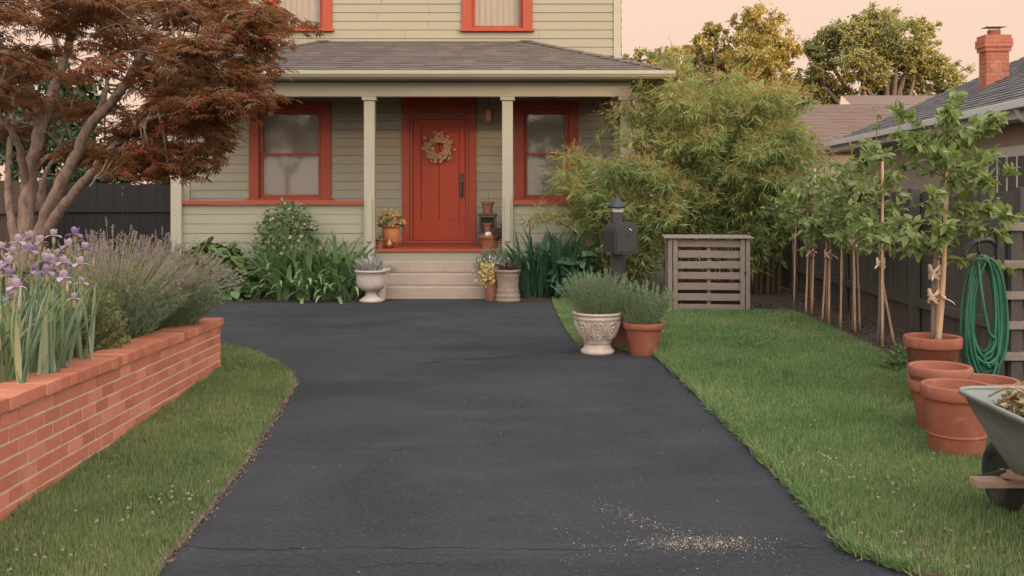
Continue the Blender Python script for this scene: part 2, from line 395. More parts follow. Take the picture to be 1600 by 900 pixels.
def nrm(a):
    a = np.asarray(a, float); return a / np.maximum(np.linalg.norm(a, axis=-1, keepdims=True), 1e-9)
def tube(mb, pts, rad, n=8, caps=True, closed=False):
    pts = np.asarray(pts, float); m = len(pts)
    rad = np.full(m, rad) if np.isscalar(rad) else np.asarray(rad, float)
    if closed: T = nrm(np.roll(pts, -1, 0) - np.roll(pts, 1, 0))
    else: T = nrm(np.gradient(pts, axis=0))
    up = np.array([0, 0, 1.0]) if abs(T[0][2]) < .9 else np.array([1.0, 0, 0])
    N = np.zeros_like(pts); N[0] = nrm(np.cross(np.cross(T[0], up), T[0]))
    for i in range(1, m): N[i] = nrm(N[i - 1] - T[i] * np.dot(N[i - 1], T[i]))
    B = np.cross(T, N)
    a = np.linspace(0, 2 * math.pi, n, endpoint=False)
    V = pts[:, None] + rad[:, None, None] * (np.cos(a)[None, :, None] * N[:, None] + np.sin(a)[None, :, None] * B[:, None])
    Fs = []
    for i in range(m if closed else m - 1):
        j = (i + 1) % m
        for k in range(n): Fs.append((i * n + k, i * n + (k + 1) % n, j * n + (k + 1) % n, j * n + k))
    if caps and not closed: Fs += [tuple(range(n - 1, -1, -1)), tuple((m - 1) * n + k for k in range(n))]
    mb.add(V.reshape(-1, 3), Fs); return mb
def smooth_path(pts, rad, per=5, jit=0.0):
    """Catmull-Rom through (points, radii)."""
    pts = np.asarray(pts, float); rad = np.asarray(rad, float)
    q = np.vstack([2 * pts[0] - pts[1], pts, 2 * pts[-1] - pts[-2]])
    out, ro = [], []
    for i in range(len(pts) - 1):
        p0, p1, p2, p3 = q[i:i + 4]
        for t in np.linspace(0, 1, per, endpoint=False):
            out.append(.5 * ((2 * p1) + (-p0 + p2) * t + (2 * p0 - 5 * p1 + 4 * p2 - p3) * t * t + (-p0 + 3 * p1 - 3 * p2 + p3) * t ** 3))
            ro.append(rad[i] * (1 - t) + rad[i + 1] * t)
    out.append(pts[-1]); ro.append(rad[-1])
    out = np.array(out); ro = np.array(ro)
    if jit: out[1:] += rng.normal(0, jit, out[1:].shape); ro *= rng.uniform(.93, 1.07, len(ro))
    return out, ro
def lathe(mb, prof, c, n=32, wob=0.0):
    prof = np.asarray(prof, float); c = np.asarray(c, float)
    a = np.linspace(0, 2 * math.pi, n, endpoint=False)
    rr = prof[:, 0][:, None] * (1 + wob * np.sin(3 * a + 1)[None])
    V = np.stack([c[0] + rr * np.cos(a), c[1] + rr * np.sin(a), np.broadcast_to((c[2] + prof[:, 1])[:, None], rr.shape)], -1)
    m = len(prof); Fs = []
    for i in range(m - 1):
        for k in range(n): Fs.append((i * n + k, i * n + (k + 1) % n, (i + 1) * n + (k + 1) % n, (i + 1) * n + k))
    mb.add(V.reshape(-1, 3), Fs); return mb
def disc(mb, c, r, n=24, h=0.02, seed=0):
    g = np.random.default_rng(seed); V = [[c[0], c[1], c[2] + h]]; Fs = []
    for j, q in enumerate((.5, 1.0)):
        for k in range(n):
            a = 2 * math.pi * k / n
            V.append([c[0] + r * q * math.cos(a), c[1] + r * q * math.sin(a), c[2] + (h * g.uniform(.2, 1) if j == 0 else 0)])
    for k in range(n):
        k2 = (k + 1) % n
        Fs.append((0, 1 + k, 1 + k2)); Fs.append((1 + k, 1 + n + k, 1 + n + k2, 1 + k2))
    mb.add(V, Fs); return mb
def poly_sheet(mb, pts, z, skirt=0.0):
    pts = [(p[0], p[1]) for p in pts]; n = len(pts)
    V = [(x, y, z) for x, y in pts]
    Fs = [tuple(range(n))]
    if skirt:
        V += [(x, y, z - skirt) for x, y in pts]
        Fs += [(i, n + i, n + (i + 1) % n, (i + 1) % n) for i in range(n)]
    mb.add(V, Fs); return mb
def densify(pts, step, jit, closed=True):
    pts = np.asarray([(p[0], p[1]) for p in pts], float); out = []
    n = len(pts)
    for i in range(n if closed else n - 1):
        a, b = pts[i], pts[(i + 1) % n]; L = np.linalg.norm(b - a); m = max(1, int(L / step))
        for k in range(m): out.append(a + (b - a) * k / m + rng.normal(0, jit, 2))
    return np.array(out)
def inside(poly, q):
    x, y = q[:, 0], q[:, 1]; r = np.zeros(len(q), bool); n = len(poly); j = n - 1
    for i in range(n):
        xi, yi = poly[i]; xj, yj = poly[j]
        c = ((yi > y) != (yj > y)) & (x < (xj - xi) * (y - yi) / (yj - yi + 1e-12) + xi)
        r ^= c; j = i
    return r

# leaf templates: rows (along 0..1, across -1..1 of half width, lift as fraction of length), faces
T_DIAMOND = (np.array([[0, 0, 0], [.42, -1, .05], [.42, 1, .05], [1, 0, -.06]]), [[0, 1, 3], [0, 3, 2]])
T_LANCE = (np.array([[0, 0, 0], [.3, -1, .03], [.3, 1, .03], [.65, -.7, .0], [.65, .7, .0], [1, 0, -.12]]), [[0, 1, 2, 2], [1, 3, 4, 2], [3, 5, 4, 4]])
T_OVATE = (np.array([[0, 0, 0], [.35, 0, -.03], [.7, 0, -.05], [1, 0, -.14], [.28, -1, .06], [.66, -.72, .02], [.28, 1, .06], [.66, .72, .02]]),
           [[0, 4, 1], [1, 4, 5], [1, 5, 2], [2, 5, 3], [0, 1, 6], [1, 7, 6], [1, 2, 7], [2, 3, 7]])
T_HEART = (np.array([[0, 0, 0], [.32, 0, -.02], [.68, 0, -.05], [1, 0, -.16], [-.14, -.52, .03], [.15, -.98, .05], [.42, -1, .02], [.74, -.58, -.04],
                     [-.14, .52, .03], [.15, .98, .05], [.42, 1, .02], [.74, .58, -.04]]),
           [[0, 4, 5], [0, 5, 1], [1, 5, 6], [1, 6, 2], [2, 6, 7], [2, 7, 3], [0, 9, 8], [0, 1, 9], [1, 10, 9], [1, 2, 10], [2, 11, 10], [2, 3, 11]])
def _maple():
    V, Fs = [[0, 0, 0]], []
    for ang, L in ((-125, .5), (-78, .78), (-38, .95), (0, 1.0), (38, .95), (78, .78), (125, .5)):
        a = R(ang); d = np.array([math.cos(a), math.sin(a)]); s = np.array([-d[1], d[0]])
        i = len(V)
        V += [[*(d * L * .45 + s * .10), .02], [*(d * L), -.16 * L], [*(d * L * .45 - s * .10), .02]]
        Fs += [[0, i + 2, i + 1, i]]
    return np.array(V), Fs
T_MAPLE = _maple()
def leaves(mb, Pn, Dn, Nn, L, W, T):
    tv, tf = T
    Pn = np.asarray(Pn, float); n = len(Pn)
    if n == 0: return mb
    D = nrm(Dn); S = nrm(np.cross(D, Nn)); U = np.cross(S, D)
    L = np.broadcast_to(np.asarray(L, float), (n,)); W = np.broadcast_to(np.asarray(W, float), (n,))
    V = (Pn[:, None] + D[:, None] * (tv[:, 0][None, :, None] * L[:, None, None])
         + S[:, None] * (tv[:, 1][None, :, None] * (W * .5)[:, None, None]) + U[:, None] * (tv[:, 2][None, :, None] * L[:, None, None]))
    k = len(tv); off = (np.arange(n) * k)
    base = mb.n; mb.V.append(V.reshape(-1, 3)); mb.n += n * k
    by = {}
    for f in tf:
        f = list(dict.fromkeys(f)); by.setdefault(len(f), []).append(f)
    for kk, fs in by.items():
        fa = np.array(fs)
        mb.F.append((fa[None] + off[:, None, None]).reshape(-1, kk) + base)
    return mb
def rdir(n, g=rng): return nrm(g.normal(size=(n, 3)))
def ribbon(mb, base, az, L, lean0, droop, w, n=7, prof=None, fold=.25, twist=0.0):
    """One strap leaf: starts leaning lean0 from vertical, bends by droop along its length."""
    ang = lean0; p = np.array(base, float); h = np.array([math.cos(az), math.sin(az), 0]); s = np.array([-h[1], h[0], 0])
    V, Fs = [], []
    for i in range(n + 1):
        t = i / n
        ww = w * (math.sin(math.pi * min(1, .22 + .78 * t) ** 1.15) ** .7 if prof is None else prof(t)) * .5
        if i == n: ww = w * .02
        nv = h * math.cos(ang) - np.array([0, 0, 1]) * math.sin(ang)
        ss = s * math.cos(twist * t) + nv * math.sin(twist * t)
        V += [p + ss * ww + nv * (-fold * ww), p + nv * 0, p - ss * ww + nv * (-fold * ww)]
        ang2 = ang + droop * (t ** 1.3) / n * 2.0
        d = h * math.sin(ang2) + np.array([0, 0, 1]) * math.cos(ang2)
        p = p + d * L / n; ang = ang2
    for i in range(n):
        a = i * 3
        Fs += [(a, a + 1, a + 4, a + 3), (a + 1, a + 2, a + 5, a + 4)]
    mb.add(V, Fs)

def stems(n, c, r_base, h, spread, hv=.2, g=rng, sq=1.0):
    """bases and tips of n upright stems in a round clump"""
    a = g.uniform(0, 2 * math.pi, n); q = np.sqrt(g.uniform(0, 1, n))
    b = np.stack([c[0] + np.cos(a) * q * r_base, c[1] + np.sin(a) * q * r_base * sq, np.full(n, c[2])], 1)
    hh = h * (1 - .35 * q ** 2) * g.uniform(1 - hv, 1, n)
    t = b + np.stack([np.cos(a) * q * spread, np.sin(a) * q * spread * sq, hh], 1) + g.normal(0, .02, (n, 3))
    return b, t
def needle_bush(mb, b, t, per, L, W, curve=.15, t0=.1, ang=.9, T=T_DIAMOND, g=rng):
    n = len(b); tt = g.uniform(t0, 1, (n, per)) ** .8
    mid = (b + t) / 2; mid[:, 2] += np.linalg.norm(t - b, axis=1) * curve
    B, Mi, Tt = b[:, None], mid[:, None], t[:, None]; u = tt[..., None]
    pos = B * (1 - u) ** 2 + 2 * Mi * u * (1 - u) + Tt * u * u
    tan = nrm(2 * (Mi - B) * (1 - u) + 2 * (Tt - Mi) * u)
    rd = nrm(g.normal(size=pos.shape)); rd = nrm(rd - tan * (rd * tan).sum(-1, keepdims=True))
    d = nrm(tan * (1.0) + rd * ang)
    leaves(mb, pos.reshape(-1, 3), d.reshape(-1, 3), g.normal(size=(n * per, 3)), g.uniform(.7, 1.15, n * per) * L, W, T)
    return mb
def stalks(mb, b, t, w, curve=.15, seg=4):
    """thin crossed ribbons along curved stems"""
    n = len(b); mid = (b + t) / 2; mid[:, 2] += np.linalg.norm(t - b, axis=1) * curve
    u = np.linspace(0, 1, seg + 1)[None, :, None]
    pos = b[:, None] * (1 - u) ** 2 + 2 * mid[:, None] * u * (1 - u) + t[:, None] * u * u
    ax = np.array([1.0, 0, 0]) * w / 2
    V = np.stack([pos - ax, pos + ax], 2)           # n, seg+1, 2, 3
    k = (seg + 1) * 2; off = np.arange(n) * k; base = mb.n
    mb.V.append(V.reshape(-1, 3)); mb.n += n * k
    fs = np.array([[i * 2, i * 2 + 1, i * 2 + 3, i * 2 + 2] for i in range(seg)])
    mb.F.append((fs[None] + off[:, None, None]).reshape(-1, 4) + base)
    return mb

def shingles(mb, o, u, v, n, length, lo, hi, reveal=.13, tab=.27, thick=.012, g=rng):
    """rows of overlapping tabs on a sloping plane: o origin, u along the eave, v up the slope, n normal; lo/hi give row ends"""
    o, u, v, n = map(lambda a: np.array(a, float), (o, u, v, n))
    rows = int(length / reveal)
    for i in range(rows + 1):
        a = i * reveal; b2 = min(length, a + reveal * 1.15)
        if b2 - a < .01: continue
        x = lo(a); x_end = hi(a)
        first = True
        while x < x_end - .02:
            w = tab * g.uniform(.6, 1.3)
            if first: w *= g.uniform(.3, 1); first = False
            x1 = min(x_end, x + w); tl = max(x, lo(b2)); tr = min(x1, hi(b2))
            th = thick * g.uniform(.7, 1.3)
            if tr - tl < .005: tl = tr = (max(min((x + x1) / 2, hi(b2)), lo(b2)))
            A = o + u * x + v * a; B = o + u * x1 + v * a; C = o + u * tr + v * b2; D = o + u * tl + v * b2
            mb.add([A + n * th, B + n * th, C + n * .002, D + n * .002, A - n * .004, B - n * .004], [(0, 1, 2, 3), (4, 5, 1, 0)])
            x = x1 + .004
    return mb

# ------------------------------------------------------------------ the setting: ground, drive, lawns, beds
mb = MB(); mb.add([(-400, -400, -.02), (400, -400, -.02), (400, 400, -.02), (-400, 400, -.02)], [(0, 1, 2, 3)])
tag(mb.build('ground', 'soil'), kind='structure')
mb = MB(); poly_sheet(mb, [(-9, -9), (6, -9), (6, 15.32), (-9, 15.32)], 0.0, .02)
tag(mb.build('driveway', 'asphalt'), kind='structure')

left_edge = [G(x, y) for x, y in ((252, 890), (299, 835), (341, 783), (397, 709), (434, 648), (462, 606), (466, 597), (455, 583), (420, 562), (387, 548), (348, 540))]
W0, W1 = np.array((-2.44, 4.876)), np.array((-2.60, 9.14))        # outer foot of the brick wall
wd = (W1 - W0) / np.linalg.norm(W1 - W0); wnv = np.array((wd[1], -wd[0]))  # along the wall, outward normal (+x)
Wn = W0 - wd * 2.6
lawnL = [(-1.35, 3.0), (-1.42, 4.0)] + [(p[0], p[1]) for p in left_edge] + [tuple(W1 + wd * .3 - wnv * .2), tuple(W1 - wnv * .1), tuple(Wn - wnv * .1), (Wn[0], 2.6)]
lawnLd = densify(lawnL, .07, .007)
mb = MB(); poly_sheet(mb, lawnLd, .014, .02)
tag(mb.build('lawn', 'turf'), kind='structure')
r_edge = [G(x, y) for x, y in ((1026, 556), (1084, 611), (1150, 677), (1206, 733), (1272, 803), (1323, 862), (1380, 884), (1430, 900))]
bed_edge = [G(x, y) for x, y in ((1432, 590), (1420, 580), (1365, 548), (1310, 520), (1240, 489))]
lawnR = ([(p[0], p[1]) for p in r_edge] + [(2.5, 4.0), (4.6, 3.7), (4.6, 8.7), (4.0, 8.9)] + [(p[0], p[1]) for p in bed_edge]
         + [tuple(G(1183, 486)[:2]), (3.3, 14.6), (1.1, 14.9), tuple(G(862, 470)[:2]), tuple(G(872, 492)[:2]), tuple(G(884, 517)[:2]), tuple(G(906, 543)[:2]), tuple(G(960, 545)[:2])])
lawnRd = densify(lawnR, .07, .007)
mb = MB(); poly_sheet(mb, lawnRd, .014, .02)
tag(mb.build('lawn', 'turf'), kind='structure')
bedR = [(p[0], p[1]) for p in bed_edge[::-1]] + [(3.95, 8.75), (4.6, 8.6), (4.6, 18.5), (.9, 18.5), (.75, 15.1), (3.3, 14.5)]
mb = MB(); poly_sheet(mb, densify(bedR, .1, .012), .010, .02)
tag(mb.build('garden_bed', 'mulch'), kind='structure')
mb = MB(); poly_sheet(mb, densify([(-6.2, 15.02), (-2.25, 15.05), (-2.2, 16.3), (-6.2, 16.3)], .1, .015), .012, .03)
tag(mb.build('garden_bed', 'mulch'), kind='structure')
mb = MB(); poly_sheet(mb, densify([(-.1, 15.05), (1.0, 15.1), (1.2, 16.4), (-.1, 16.4)], .1, .012), .012, .03)
tag(mb.build('garden_bed', 'mulch'), kind='structure')

def grass(poly, mat, name, label_kind, n, edge=.0):
    poly = np.array(poly); lo, hi = poly.min(0), poly.max(0)
    q = rng.uniform(lo, hi, (n, 2))
    q = q[inside(poly, q)]
    D = q[:, 1]
    px = 800 + q[:, 0] * F / D
    keep = (px > -40) & (px < 1640) & (D > 3.9) & (rng.uniform(size=len(q)) < np.clip((6.2 / D) ** 1.25, .12, 1))
    q, D = q[keep], D[keep]
    ok = np.ones(len(q), bool)
    for p in densify([(p_[0], p_[1]) for p_ in edge], .03, .004, False): ok &= ((q - p) ** 2).sum(1) > rng.uniform(.012, .045, len(q)) ** 2
    q, D = q[ok], D[ok]; m = len(q)
    sz = np.clip(D / 6.0, .8, 2.2)
    # clumpy height: low-frequency variation
    cl = np.sin(q[:, 0] * 5.1 + 1.3 * np.sin(q[:, 1] * 3.7)) * np.sin(q[:, 1] * 4.3 + 1.1 * np.sin(q[:, 0] * 6.1))
    cl2 = np.sin(q[:, 0] * 17 + 2 * np.sin(q[:, 1] * 11)) * np.sin(q[:, 1] * 19 + 2 * np.sin(q[:, 0] * 13))
    L = rng.uniform(.024, .056, m) * (1 + .22 * cl + .22 * cl2)
    W = rng.uniform(.0035, .006, m) * sz
    a = rng.uniform(0, 2 * math.pi, m); tilt = np.abs(rng.normal(0, .55, m))
    d = np.stack([np.cos(a) * np.sin(tilt), np.sin(a) * np.sin(tilt), np.cos(tilt)], 1)
    Pn = np.stack([q[:, 0], q[:, 1], np.full(m, .010)], 1)
    nn = np.stack([np.cos(a), np.sin(a), np.full(m, .4)], 1) + rng.normal(0, .5, (m, 3))
    T = (np.array([[0, -1, 0], [0, 1, 0], [.55, -.75, -.03], [.55, .75, -.03], [1, 0, -.22]]), [[0, 2, 3, 1], [2, 4, 3]])
    g = MB(); leaves(g, Pn, d, nn, L, W, T)
    tag(g.build(name, mat), kind='stuff')
grass(lawnLd, 'grass_l', 'grass', '', 330000, left_edge)
def tufts(edge, mat, n, name):
    e_ = densify([(p[0], p[1]) for p in edge], .01, .0, False); i = rng.integers(0, len(e_) - 1, n); p = e_[i]
    cl = np.sin(i * .13) * np.sin(i * .047 + 2) > rng.uniform(-1.0, .7, n); p = p[cl]; n = len(p)
    p = p + rng.normal(0, .018, (n, 2)) + [.018, .004]
    a = rng.uniform(2.0, 4.4, n); tl = np.abs(rng.normal(.55, .35, n))
    d = np.stack([np.cos(a) * np.sin(tl), np.sin(a) * np.sin(tl), np.cos(tl)], 1)
    T = (np.array([[0, -1, 0], [0, 1, 0], [.55, -.75, -.03], [.55, .75, -.03], [1, 0, -.28]]), [[0, 2, 3, 1], [2, 4, 3]])
    g = MB(); leaves(g, np.concatenate([p, np.full((n, 1), .006)], 1), d, rng.normal(size=(n, 3)), rng.uniform(.04, .085, n), rng.uniform(.004, .007, n), T)
    tag(g.build(name, mat), kind='stuff')
tufts(r_edge, 'grass_r', 15000, 'edge_grass')
grass(lawnRd, 'grass_r', 'grass', '', 620000, r_edge)

# ------------------------------------------------------------------ fences
def board_fence(mb_boards, A, B, z_top, face, bw=.14, gap=.003, th=.02, zj=.012, z0=.03, top=None):
    A, B = np.array(A, float), np.array(B, float); L = np.linalg.norm(B - A); d = (B - A) / L
    ang = math.atan2(d[1], d[0]); s = 0
    while s < L - .02:
        w = min(bw * rng.uniform(.93, 1.05), L - s); c = A + d * (s + w / 2)
        zt = (z_top if top is None else top(s)) + rng.normal(0, zj)
        box(mb_boards, (c[0] + rng.normal(0, .003), c[1] + rng.normal(0, .003), (z0 + zt) / 2), (w, th, zt - z0), ang + rng.normal(0, .012))
        s += w + gap
def fence(name, label, mat, A, B, z_top, side, post_step=2.4, rails=(.35, 1.3), post_extra=.04):
    A, B = np.array(A, float), np.array(B, float); L = np.linalg.norm(B - A); d = (B - A) / L
    nv = np.array((-d[1], d[0])) * side; ang = math.atan2(d[1], d[0])
    t = thing(name, label, 'fence', (*((A + B) / 2), 0))
    b = MB(); board_fence(b, A, B, z_top, nv); b.build('boards', mat, t)
    for z in rails:
        r = MB(); c = (A + B) / 2 + nv * .035; box(r, (*c, z), (L, .045, .09), ang); r.build('rail', mat, t)
    k = int(L / post_step)
    for i in range(k + 1):
        p = MB(); c = A + d * (i * L / max(1, k)) + nv * .075
        box(p, (*c, (z_top + post_extra) / 2), (.10, .10, z_top + post_extra), ang); p.build('post', mat, t, bevel=.005)
    return t
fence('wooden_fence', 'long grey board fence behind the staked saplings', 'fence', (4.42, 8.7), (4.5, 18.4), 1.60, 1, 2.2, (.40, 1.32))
fence('wooden_fence', 'dark board fence behind the maple, beside the house', 'darkfence', (-9.0, 17.7), (-5.80, 17.7), 1.74, -1, 2.0)
fence('wooden_fence', 'brown side fence seen past the maple trunks', 'brownfence', (-8.1, 10.0), (-8.1, 17.5), 1.78, -1, 2.4)
# slatted panel by the hose
t = thing('slatted_fence_panel', 'grey slatted wooden panel with thick rails beside the hose hanger', 'fence panel', (4.3, 7.95, 0))
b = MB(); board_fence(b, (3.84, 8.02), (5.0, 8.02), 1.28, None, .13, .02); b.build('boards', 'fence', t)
for i, z in enumerate((1.33, 1.04, .80, .57, .33, .10)):
    r = MB(); box(r, (4.42, 7.94, z), (1.26, .11, .062), 0); r.build('rail', 'greywood', t, bevel=.006)
p = MB(); box(p, (3.90, 7.94, .65), (.09, .06, 1.3)); p.build('post', 'fence', t, bevel=.005)

# ------------------------------------------------------------------ house
PY, WY = 16.20, 18.03                # plane of the porch posts, plane of the house wall
HX0, HX1 = -5.77, 1.917
house = thing('house', 'two storey sage green clapboard house with brick red trim and porch', 'house', ((HX0 + HX1) / 2, WY, 0))
FLOOR = .70
def wall_clap(mb, x0, x1, z0, z1, y, openings=(), rev=.152, lap=.015, axis='x'):
    z = z0
    while z < z1 - 1e-4:
        zt = min(z + rev, z1)
        cuts = sorted({z, zt - .0055, *[q for o in openings for q in (o[2], o[3]) if z < q < zt - .006]})
        dy = rng.normal(0, .0012)
        for za, zb in zip(cuts[:-1], cuts[1:]):
            xs = [(x0, x1)]
            for ox0, ox1, oz0, oz1 in openings:
                if oz0 < (za + zb) / 2 < oz1:
                    n2 = []
                    for a, c in xs:
                        if ox1 <= a or ox0 >= c: n2.append((a, c)); continue
                        if ox0 > a: n2.append((a, ox0))
                        if ox1 < c: n2.append((ox1, c))
                    xs = n2
            xj = []
            for a, c in xs:
                while c - a > 2.4 and rng.uniform() < .75:
                    j = a + rng.uniform(.8, min(3.6, c - a - .5)); xj.append((a, j)); a = j + .004
                xj.append((a, c))
            for a, c in xj:
                f = lambda q: y - lap + (lap - .004) * (q - z) / rev + dy
                if axis == 'x':
                    V = [(a, f(za), za), (c, f(za), za), (c, f(zb), zb), (a, f(zb), zb), (a, y, za), (c, y, za)]
                    mb.add(V, [(0, 1, 2, 3), (4, 5, 1, 0)])
                else:
                    s = axis
                    g = lambda q: (y - f(q)) * s + y
                    V = [(g(za), a, za), (g(za), c, za), (g(zb), c, zb), (g(zb), a, zb), (y, a, za), (y, c, za)]
                    mb.add(V, [(0, 1, 2, 3), (4, 5, 1, 0)])
        z = zt
    return mb
# openings x0,x1,z0,z1 in the wall plane
win_dl = (-4.45, -3.35, 1.49, 3.05); win_dr = (.21, 1.00, 1.49, 3.05)
door_op = (-1.80, -.76, FLOOR, 2.98)
win_ul = (-4.22, -3.33, 4.47, 6.1); win_ur = (-.71, .19, 4.47, 6.1)
b = MB(); wall_clap(b, HX0, HX1, .42, 3.4, WY, (win_dl, win_dr, door_op)); b.build('wall', 'sage', house)
b = MB(); wall_clap(b, HX0, HX1, 4.0, 6.9, WY, (win_ul, win_ur)); b.build('wall', 'sage', house)
b = MB(); wall_clap(b, WY, WY + 8, 0.2, 6.9, HX1, axis=1); b.build('wall', 'sage', house)
b = MB(); wall_clap(b, WY, WY + 8, 0.2, 6.9, HX0, axis=-1); b.build('wall', 'sage', house)
b = MB(); box2(b, HX0, HX1, WY + 8.0, WY + 8.05, 0, 6.9); b.build('wall', 'sage', house)
for x, w in ((HX0 + .05, .11), (HX1 - .065, .13)):
    b = MB(); box2(b, x - w / 2, x + w / 2, WY - .032, WY + .03, .3, 6.9); b.build('corner_board', 'sage_trim', house, bevel=.004)
# main roof, above the frame
b = MB(); xm = (HX0 + HX1) / 2
b.add([(HX0 - .6, WY - .6, 6.85), (HX1 + .6, WY - .6, 6.85), (HX1 + .6, WY + 8.6, 6.85), (HX0 - .6, WY + 8.6, 6.85), (xm - .5, WY + 4, 9.2), (xm + .5, WY + 4, 9.2)],
      [(0, 1, 5, 4), (1, 2, 5), (2, 3, 4, 5), (3, 0, 4), (0, 3, 2, 1)])
b.build('main_roof', 'shingle', house)

def window(op, casing, y, hood=.14, mid=True, curtain='curtain', lower='blind', sill=True, side=None):
    x0, x1, z0, z1 = op; cs = casing
    f = MB()
    yf = y - .045
    box2(f, x0 - cs, x0, yf, y, z0 - (.0 if sill else cs), z1 + hood)
    box2(f, x1, x1 + cs, yf, y, z0 - (.0 if sill else cs), z1 + hood)
    box2(f, x0, x1, yf + .003, y, z1, z1 + hood - .002)
    # jamb liners back into the wall
    box2(f, x0, x0 + .016, y, y + .10, z0, z1); box2(f, x1 - .016, x1, y, y + .10, z0, z1)
    box2(f, x0 + .016, x1 - .016, y, y + .10, z1 - .016, z1); box2(f, x0 + .016, x1 - .016, y, y + .10, z0, z0 + .016)
    win = f.build('window', 'red', house, bevel=.004)
    s = MB(); box2(s, x0 - cs - .03, x1 + cs + .03, y - .085, y + .02, z0 - .052, z0 - .002); s.build('sill', 'red', win, bevel=.006)
    zm = (z0 + z1) / 2; s = MB(); r = .045
    xa, xb = x0 + .018, x1 - .018
    if mid:
        box2(s, xa, xa + r, y + .035, y + .07, z0 + .018, zm); box2(s, xb - r, xb, y + .035, y + .07, z0 + .018, zm)
        box2(s, xa + r, xb - r, y + .036, y + .07, z0 + .018, z0 + .018 + r); box2(s, xa + r, xb - r, y + .033, y + .069, zm - .028, zm + .014)
        box2(s, xa, xa + r, y + .012, y + .034, zm + .015, z1 - .018); box2(s, xb - r, xb, y + .012, y + .034, zm + .015, z1 - .018)
        box2(s, xa + r, xb - r, y + .013, y + .034, z1 - .018 - r, z1 - .018)
    s.build('sash', 'red', win, bevel=.003)
    g = MB(); g.add([(xa + r, y + .052, z0 + .06), (xb - r, y + .052, z0 + .06), (xb - r, y + .052, zm - .026), (xa + r, y + .052, zm - .026)], [(0, 1, 2, 3)])
    g.build('pane', 'glass', win)
    g = MB(); g.add([(xa + r, y + .022, zm + .012), (xb - r, y + .022, zm + .012), (xb - r, y + .022, z1 - .06), (xa + r, y + .022, z1 - .06)], [(0, 1, 2, 3)])
    g.build('pane', 'glass', win)
    c = MB(); n = 40; xs = np.linspace(x0 + .02, x1 - .02, n); ys = y + .16 + (.012 * np.sin(xs * 60) if curtain == 'curtain' else 0 * xs)
    V = np.concatenate([np.stack([xs, ys, np.full(n, z0)], 1), np.stack([xs, ys, np.full(n, z1)], 1)])
    c.add(V, [(i, i + 1, n + i + 1, n + i) for i in range(n - 1)])
    c.build('curtain' if curtain == 'curtain' else 'blind', curtain, win)
    return win
w1 = window(win_dl, .17, WY - .012, curtain='blind'); w1['label'] = 'red framed sash window with lowered blind beyond the porch rail'
w2 = window(win_dr, .17, WY - .012, curtain='blind'); w2['label'] = 'red framed sash window half hidden by the bamboo'
w3 = window(win_ul, .17, WY - .012)
w4 = window(win_ur, .17, WY - .012)
b = MB(); box2(b, HX0 + .1, HX1 - .1, WY + .35, WY + .40, .5, 6.8); b.build('interior_wall', 'darkwood', house)

# door
x0, x1, z0, z1 = door_op
f = MB()
yf = WY - .06
box2(f, x0 - .13, x0, yf, WY + .05, FLOOR + .05, z1 + .02); box2(f, x1, x1 + .13, yf, WY + .05, FLOOR + .05, z1 + .02)
box2(f, x0 - .13, x1 + .13, yf - .003, WY + .05, z1 + .021, z1 + .30)
fr = f.build('door_frame', 'red', house, bevel=.005)
d = MB(); dx0, dx1 = x0 + .055, x1 - .055
box2(d, x0, dx0, WY - .03, WY + .05, FLOOR + .05, z1); box2(d, dx1, x1, WY - .03, WY + .05, FLOOR + .05, z1); box2(d, dx0, dx1, WY - .03, WY + .05, z1 - .10, z1)
d.build('door_jamb', 'red', house, bevel=.003)
d = MB(); dz0, dz1 = FLOOR + .055, z1 - .102
# slab of vertical planks with fine grooves and a raised lock rail
fy = WY + .012
pl = np.linspace(dx0 + .005, dx1 - .005, 5)
st = .14
pan0, pan1 = dx0 + st, dx1 - .11
box2(d, dx0 + .004, pan0, fy, fy + .04, dz0, dz1); box2(d, pan1, dx1 - .004, fy, fy + .04, dz0, dz1)
box2(d, pan0, pan1, fy + .001, fy + .04, dz0, dz0 + .36); box2(d, pan0, pan1, fy + .001, fy + .04, dz1 - .12, dz1)
pm = (pan0 + pan1) / 2 - .02
box2(d, pan0 + .010, pm - .006, fy + .008, fy + .04, dz0 + .36, dz1 - .12); box2(d, pm + .006, pan1 - .010, fy + .008, fy + .04, dz0 + .36, dz1 - .12)
door = d.build('door', 'door_red', house, bevel=.003)
d = MB(); box2(d, dx0, dx1, fy + .028, fy + .035, dz0 + .2, dz1 - .02); d.build('door_groove', 'dark_groove', door)
h = MB(); hx = dx1 - .065
box2(h, hx - .032, hx + .032, fy - .012, fy - .001, 1.50, 1.93)
lathe(h, [(.0, .0), (.030, .0), (.030, .03), (.0, .03)], (0, 0, 0), 14)
v = h.V[-1]; h.V[-1] = np.stack([v[:, 0] + hx, fy - .013 - v[:, 2], v[:, 1] + 1.88], 1)
tube(h, smooth_path([(hx, fy - .012, 1.76), (hx, fy - .06, 1.73), (hx, fy - .065, 1.62), (hx, fy - .055, 1.55), (hx, fy - .012, 1.52)], [.016] * 5)[0], .014, 8)
h.build('handle', 'black_metal', door, bevel=.003)
th = MB(); box2(th, x0 - .15, x1 + .15, WY - .14, WY + .04, FLOOR + .002, FLOOR + .052); th.build('threshold', 'red', house, bevel=.005)

